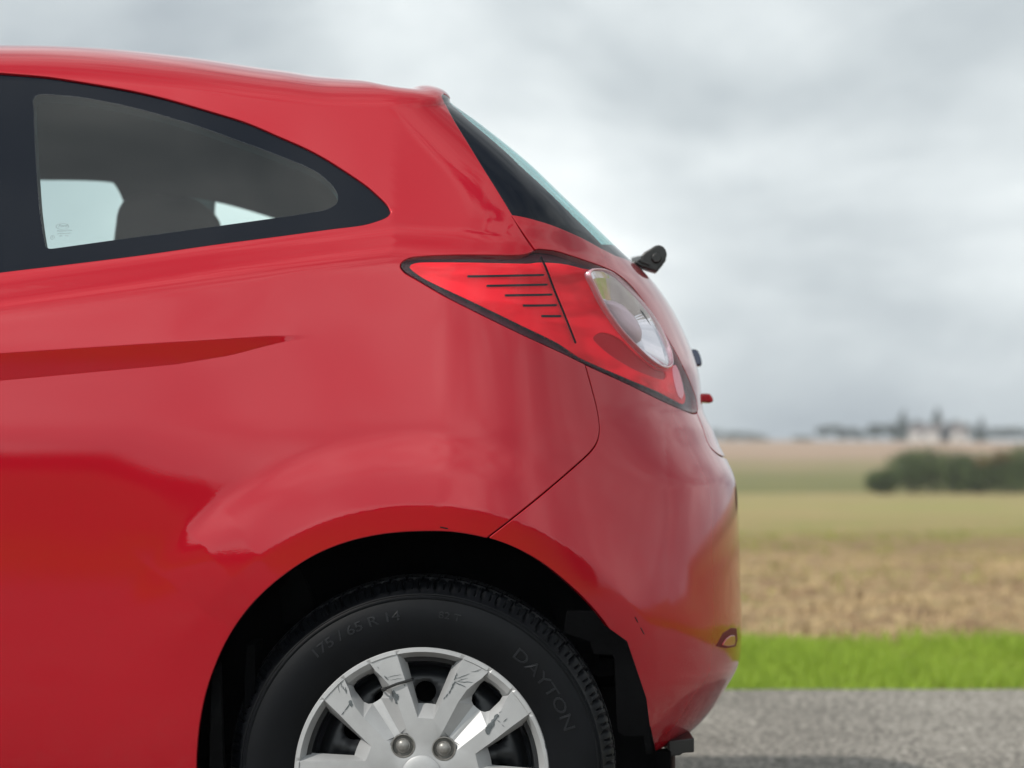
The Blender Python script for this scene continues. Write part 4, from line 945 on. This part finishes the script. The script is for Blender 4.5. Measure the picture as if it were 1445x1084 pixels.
# ------------------------------------------------------------------ grass verge: blades
GR = mat('verge_grass_blade', (.235, .32, .045), rough=.6, spec=.2, var=(11., .55, 4))
def grass_mat():
    t = GR.node_tree; b = t.nodes['Principled BSDF']
    tr = N(t, 'ShaderNodeBsdfTranslucent'); tr.inputs[0].default_value = (.42, .60, .07, 1); mx = N(t, 'ShaderNodeMixShader'); mx.inputs[0].default_value = .42
    out = [n for n in t.nodes if n.type == 'OUTPUT_MATERIAL'][0]; L(t, b.outputs[0], mx.inputs[1]); L(t, tr.outputs[0], mx.inputs[2]); L(t, mx.outputs[0], out.inputs[0])
grass_mat()
def blades(name, n, x0_, x1_, ya, yb_, hmin, hmax, w, m, lean=.35, dens=None, zf=gz, seed=5, kink=True):
    r = np.random.default_rng(seed); x = r.uniform(x0_, x1_, n); y = r.uniform(ya, yb_, n)
    if dens is not None: k = r.uniform(0, 1, n) < dens(x, y); x, y = x[k], y[k]; n = len(x)
    h = r.uniform(hmin, hmax, n) * (.75 + .5 * (np.sin(x * 5.1 + y * 3) * .5 + .5) * r.uniform(.6, 1, n)); a = r.uniform(0, 2 * np.pi, n); ln = r.normal(0, lean, n); b_ = r.uniform(0, 2 * np.pi, n)
    z = zf(x, y) - .01; ww = w * r.uniform(.6, 1.4, n); dx, dy = np.cos(a) * ww, np.sin(a) * ww; lx, ly = np.cos(b_) * ln * h, np.sin(b_) * ln * h
    p0 = np.stack([x - dx, y - dy, z], -1); p1 = np.stack([x + dx, y + dy, z], -1)
    m0 = np.stack([x - dx * .7 + lx * .3, y - dy * .7 + ly * .3, z + h * .55], -1); m1 = np.stack([x + dx * .7 + lx * .3, y + dy * .7 + ly * .3, z + h * .55], -1); tp = np.stack([x + lx, y + ly, z + h * (1 - .25 * np.abs(ln))], -1)
    V = np.stack([p0, p1, m1, m0, tp], 1).reshape(-1, 3); i = np.arange(n) * 5; T = np.concatenate([np.stack([i, i + 1, i + 2], -1), np.stack([i, i + 2, i + 3], -1), np.stack([i + 3, i + 2, i + 4], -1)])
    o = tris_fast(name, V, T, m); return o
g = blades('grass_verge', 150000, -3.2, 4.6, YE + .0, 5.95, .04, .105, .0032, GR, .5, dens=lambda x, y: np.clip((5.95 - y) * 5 + .2, .1, 1) * (.65 + .35 * np.sin(x * 2.3 + 1) * np.sin(x * .9)))
tag(g, 'bright green grass verge along the far edge of the road', 'grass', kind='stuff')
g = blades('grass_verge', 60000, -40, 44, YE, 6.1, .06, .14, .008, GR, .5, seed=9, dens=lambda x, y: ((x < -3.2) | (x > 4.6)) * 1.)
tag(g, 'green grass verge carrying on along the road', 'grass', kind='stuff')
g = blades('near_grass_verge', 60000, -40, 40, -9, -6.3, .06, .16, .009, GR, .5, seed=10, zf=lambda x, y: 0 * x - .03)
tag(g, 'green grass verge on the photographer side of the road', 'grass', kind='stuff')
ST = mat('dry_stubble', (.40, .30, .17), rough=.9, spec=.1, var=(1.4, .35, 4))
WD = mat('field_weed', (.20, .22, .045), rough=.8, spec=.1, var=(.8, .3, 4))
g = blades('stubble', 70000, -4, 9, 6.1, 20, .02, .075, .006, ST, .9, seed=11); tag(g, 'pale dry stubble scattered over the brown field', 'stubble', kind='stuff')
g = blades('field_weeds', 26000, -4, 14, 6.0, 34, .02, .08, .010, WD, .9, seed=12, dens=lambda x, y: np.clip(.25 + .75 * np.sin(x * .8 + 1.3 * np.sin(y * .45)) * np.sin(y * .6), 0, 1) + (y > 20) * .3); tag(g, 'green weeds scattered through the stubble field', 'weeds', kind='stuff')
# ------------------------------------------------------------------ hedge and far trees
def leaf_cloud(centres, radii, n, leaf, seed, flat=1.):
    r = np.random.default_rng(seed); c = np.asarray(centres, float); rad = np.asarray(radii, float); w = rad[:, 0] * rad[:, 2]; k = r.choice(len(c), n, p=w / w.sum())
    d = r.normal(size=(n, 3)); d /= np.linalg.norm(d, axis=1, keepdims=True); q = c[k] + d * rad[k] * (r.uniform(.35, 1, n)**.5)[:, None] * r.uniform(.85, 1.12, n)[:, None]
    a = r.normal(size=(n, 3)); a /= np.linalg.norm(a, axis=1, keepdims=True); b = np.cross(a, d); b /= np.linalg.norm(b, axis=1, keepdims=True) + 1e-9
    s_ = leaf * r.uniform(.6, 1.4, n)[:, None]; V = np.stack([q + a * s_, q - a * s_ * .5 + b * s_ * .8, q - a * s_ * .5 - b * s_ * .8], 1).reshape(-1, 3); return V, np.arange(3 * n).reshape(-1, 3)
HEDGE = mat('hedge_leaves', (.070, .095, .032), rough=.7, spec=.2, var=(.9, .5, 3)); HEDGE2 = mat('autumn_hedge_leaves', (.13, .085, .035), rough=.7, spec=.2, var=(.9, .4, 3))
FARL = mat('far_tree_leaves', (.032, .045, .030), rough=.8, spec=.1, var=(.2, .4, 3)); CONI = mat('conifer_needles', (.022, .036, .026), rough=.8, spec=.1, var=(.2, .4, 3)); BARK = mat('bark', (.06, .045, .035), rough=.9)
def at(px, Y): return (px - CX) / F * Y
def bushes():
    Y = 101.5; r = random.Random(3)
    spec = [(1250,22,34),(1284,30,52),(1316,34,58),(1350,28,54),(1384,30,58),(1415,30,60),(1450,34,60),(1490,34,54),(1530,34,46),(1575,36,50)]
    names = ['small bush at the open end of the dark hedge', 'second bush from the open end of the hedge, low and round', 'third bush from the open end of the hedge, taller than its neighbour', 'narrow bush in the middle of the hedge', 'hedge bush beside the reddish one, dense and dark', 'hedge bush with reddish brown leaves on top', 'bush of the hedge just past the reddish one', 'hedge bush near the edge of view', 'hedge bush just outside the view', 'farthest bush along the hedge line']
    for k, (px, w, h) in enumerate(spec):
        yy = Y + r.uniform(-1, 1.5); x = at(px, yy); sc = yy / F; z0 = float(gz(np.array(x), np.array(yy - 3.2)))
        cs = []; rs_ = []
        for j in range(8):
            cs.append((x + r.uniform(-.6, .6) * w * sc, yy - 3.2 + r.uniform(-.5, .5), z0 + r.uniform(.25, .80) * h * sc)); q = r.uniform(.32, .52) * h * sc; rs_.append((q * 1.25, q, q))
        e = empty('hedge_bush', (x, yy - 3.2, z0)); tag(e, names[k], 'bush', 'bushes of the field hedge')
        V, T = leaf_cloud(cs, rs_, 2600, .075, 50 + k); V = V - np.array([x, yy - 3.2, z0]); tris_fast('foliage', V, T, HEDGE, e)
        if k == 5:
            V, T = leaf_cloud([(0, -.4, h * sc * .85), (-.8, -.4, h * sc * .75)], [(.8, .5, .28), (.6, .4, .22)], 420, .07, 90); tris_fast('reddish_foliage', V, T, HEDGE2, e)
        bm = bmesh.new(); bmesh.ops.create_cone(bm, segments=6, radius1=.06, radius2=.03, depth=h * sc * .6, matrix=Matrix.Translation((0, 0, h * sc * .3))); bm_obj('stem', bm, BARK, e)
bushes()
def tree(px, Y, top, w, kind, label, group, seed, base=None):
    x = at(px, Y); z0 = float(gz(np.array(x), np.array(Y - 3.2))); zt_ = CZ + (YH - top) * Y / F; h = max(zt_ - z0, 2.); hw = w * 1.7 * Y / F / 2; r = random.Random(seed)
    e = empty(kind + '_tree', (x, Y - 3.2, z0)); tag(e, label, 'tree', group)
    if kind == 'conifer':
        cs = [(r.uniform(-.1, .1) * hw, 0, h * (.12 + .86 * k / 9)) for k in range(10)]; rs_ = [(hw * (1.0 - .86 * k / 9), hw * (1 - .86 * k / 9), h * .08) for k in range(10)]; m = CONI
    else:
        cs = [(r.uniform(-.65, .65) * hw, r.uniform(-.3, .3) * hw, h * r.uniform(.35, .8)) for k in range(9)]; rs_ = [(hw * r.uniform(.3, .5), hw * .4, h * r.uniform(.14, .24)) for k in range(9)]; m = FARL
    V, T = leaf_cloud(cs, rs_, 1500, max(.25, h * .05), seed); tris_fast('crown', V, T, m, e)
    bm = bmesh.new(); bmesh.ops.create_cone(bm, segments=7, radius1=h * .03, radius2=h * .012, depth=h * .7, matrix=Matrix.Translation((0, 0, h * .35))); bm_obj('trunk', bm, BARK, e)
TG = 'trees on the skyline'
for k, (px, Y, top, w, kd, lb) in enumerate([
    (1022, 700, 604, 36, 'broadleaf', 'low rounded tree on the skyline closest to the car tail'), (1048, 690, 606, 34, 'broadleaf', 'second tree of the low skyline clump beside the car tail'), (1068, 700, 611, 26, 'broadleaf', 'lowest tree trailing off the skyline clump beside the car'),
    (1132, 690, 614, 18, 'broadleaf', 'tiny lone tree in the gap between two skyline clumps'), (1170, 560, 599, 26, 'broadleaf', 'bushy tree starting the middle clump of the skyline'), (1194, 560, 604, 28, 'broadleaf', 'lower bushy tree in the middle clump of the skyline'),
    (1216, 570, 608, 22, 'broadleaf', 'smallest tree ending the middle clump of the skyline'), (1240, 540, 596, 26, 'broadleaf', 'round tree just before the first pointed conifer on the skyline'), (1274, 540, 582, 18, 'conifer', 'first pointed conifer on the skyline'), (1262, 545, 597, 22, 'broadleaf', 'dark tree at the foot of the first pointed conifer'),
    (1290, 548, 596, 24, 'broadleaf', 'dark tree between the two tall conifers'), (1322, 540, 578, 19, 'conifer', 'tallest pointed conifer, behind the pale houses'), (1306, 545, 592, 22, 'broadleaf', 'tree rising just behind the first pale house'), (1345, 540, 588, 26, 'broadleaf', 'tree behind the roof of the second pale house'), (1362, 545, 596, 22, 'broadleaf', 'tree standing past the end of the pale houses'),
    (1384, 540, 592, 16, 'conifer', 'small conifer standing apart past the houses'), (1408, 600, 602, 36, 'broadleaf', 'long low tree beyond the small conifer'), (1436, 600, 601, 36, 'broadleaf', 'low tree of the far wood at the edge of view'), (1470, 600, 599, 40, 'broadleaf', 'low tree of the far wood just out of view'), (1510, 600, 600, 40, 'broadleaf', 'outermost low tree of the far wood')]):
    tree(px, Y, top, w, kd, lb, TG, 200 + k)
WALLP = mat('pale_render_wall', (.48, .45, .42), rough=.8); ROOFM = mat('slate_roof', (.16, .13, .13), rough=.7)
for k, (px, w_, lb) in enumerate([(1312, 9., 'pale farmhouse with a grey roof on the skyline below the tallest conifer'), (1342, 7., 'smaller pale house on the skyline beside the farmhouse')]):
    Y = 520; x = at(px, Y); y = Y - 3.2; z0 = float(gz(np.array(x), np.array(y))); e = empty('farmhouse', (x, y, z0)); tag(e, lb, 'house', 'houses on the skyline')
    bm = bmesh.new(); add_box(bm, (0, 0, 1.2), (w_, 6, 2.6)); bm_obj('wall', bm, WALLP, e)
    bm = bmesh.new(); prism = [(-w_ / 2 - .3, 2.4), (w_ / 2 + .3, 2.4), (w_ / 2 - 1, 3.9), (-w_ / 2 + 1, 3.9)]; prism_xz(bm, prism, -3.3, 3.3); rf_ = bm_obj('roof', bm, ROOFM, e)
    bm = bmesh.new(); add_box(bm, (w_ * .3, 0, 4.0), (.7, .7, 1.2)); bm_obj('chimney', bm, WALLP, rf_)
    for q in (-.28, .28):
        bm = bmesh.new(); add_box(bm, (w_ * q, -3.03, 1.3), (1.0, .08, 1.0)); bm_obj('window', bm, STEEL, e)
# distant wood on the camera side and beyond the tail: seen only mirrored in the bumper and doors
def wood():
    cs = []; rs_ = []; r = random.Random(12)
    for k in range(150):
        a = math.radians(r.uniform(-178, -8)); R_ = r.uniform(95, 125); h = r.uniform(2.5, 5.5); cs.append((R_ * math.cos(a), R_ * math.sin(a) - 8, h * .5 - .5)); rs_.append((r.uniform(2.5, 6), 3, h * .5))
    V, T = leaf_cloud(cs, rs_, 60000, .7, 33); o = tris_fast('distant_wood', V, T, FARL); tag(o, 'belt of trees round the pasture behind the photographer', 'wood', kind='stuff')
wood()

# ------------------------------------------------------------------ the air
bm = bmesh.new(); add_box(bm, (0, 360, 14), (1500, 1000, 40)); hz = bm_obj('haze', bm, MATS.get('haze') or bpy.data.materials.new('haze'))
hm = hz.data.materials[0]; hm.use_nodes = True; ht = hm.node_tree; ht.nodes.clear(); ho = N(ht, 'ShaderNodeOutputMaterial'); hv_ = N(ht, 'ShaderNodeVolumePrincipled'); hv_.inputs['Density'].default_value = .0005; hv_.inputs['Color'].default_value = (.88, .93, .98, 1); L(ht, hv_.outputs[0], ho.inputs['Volume'])
hz['kind'] = 'stuff'; hz['label'] = 'thin pale haze over the fields'
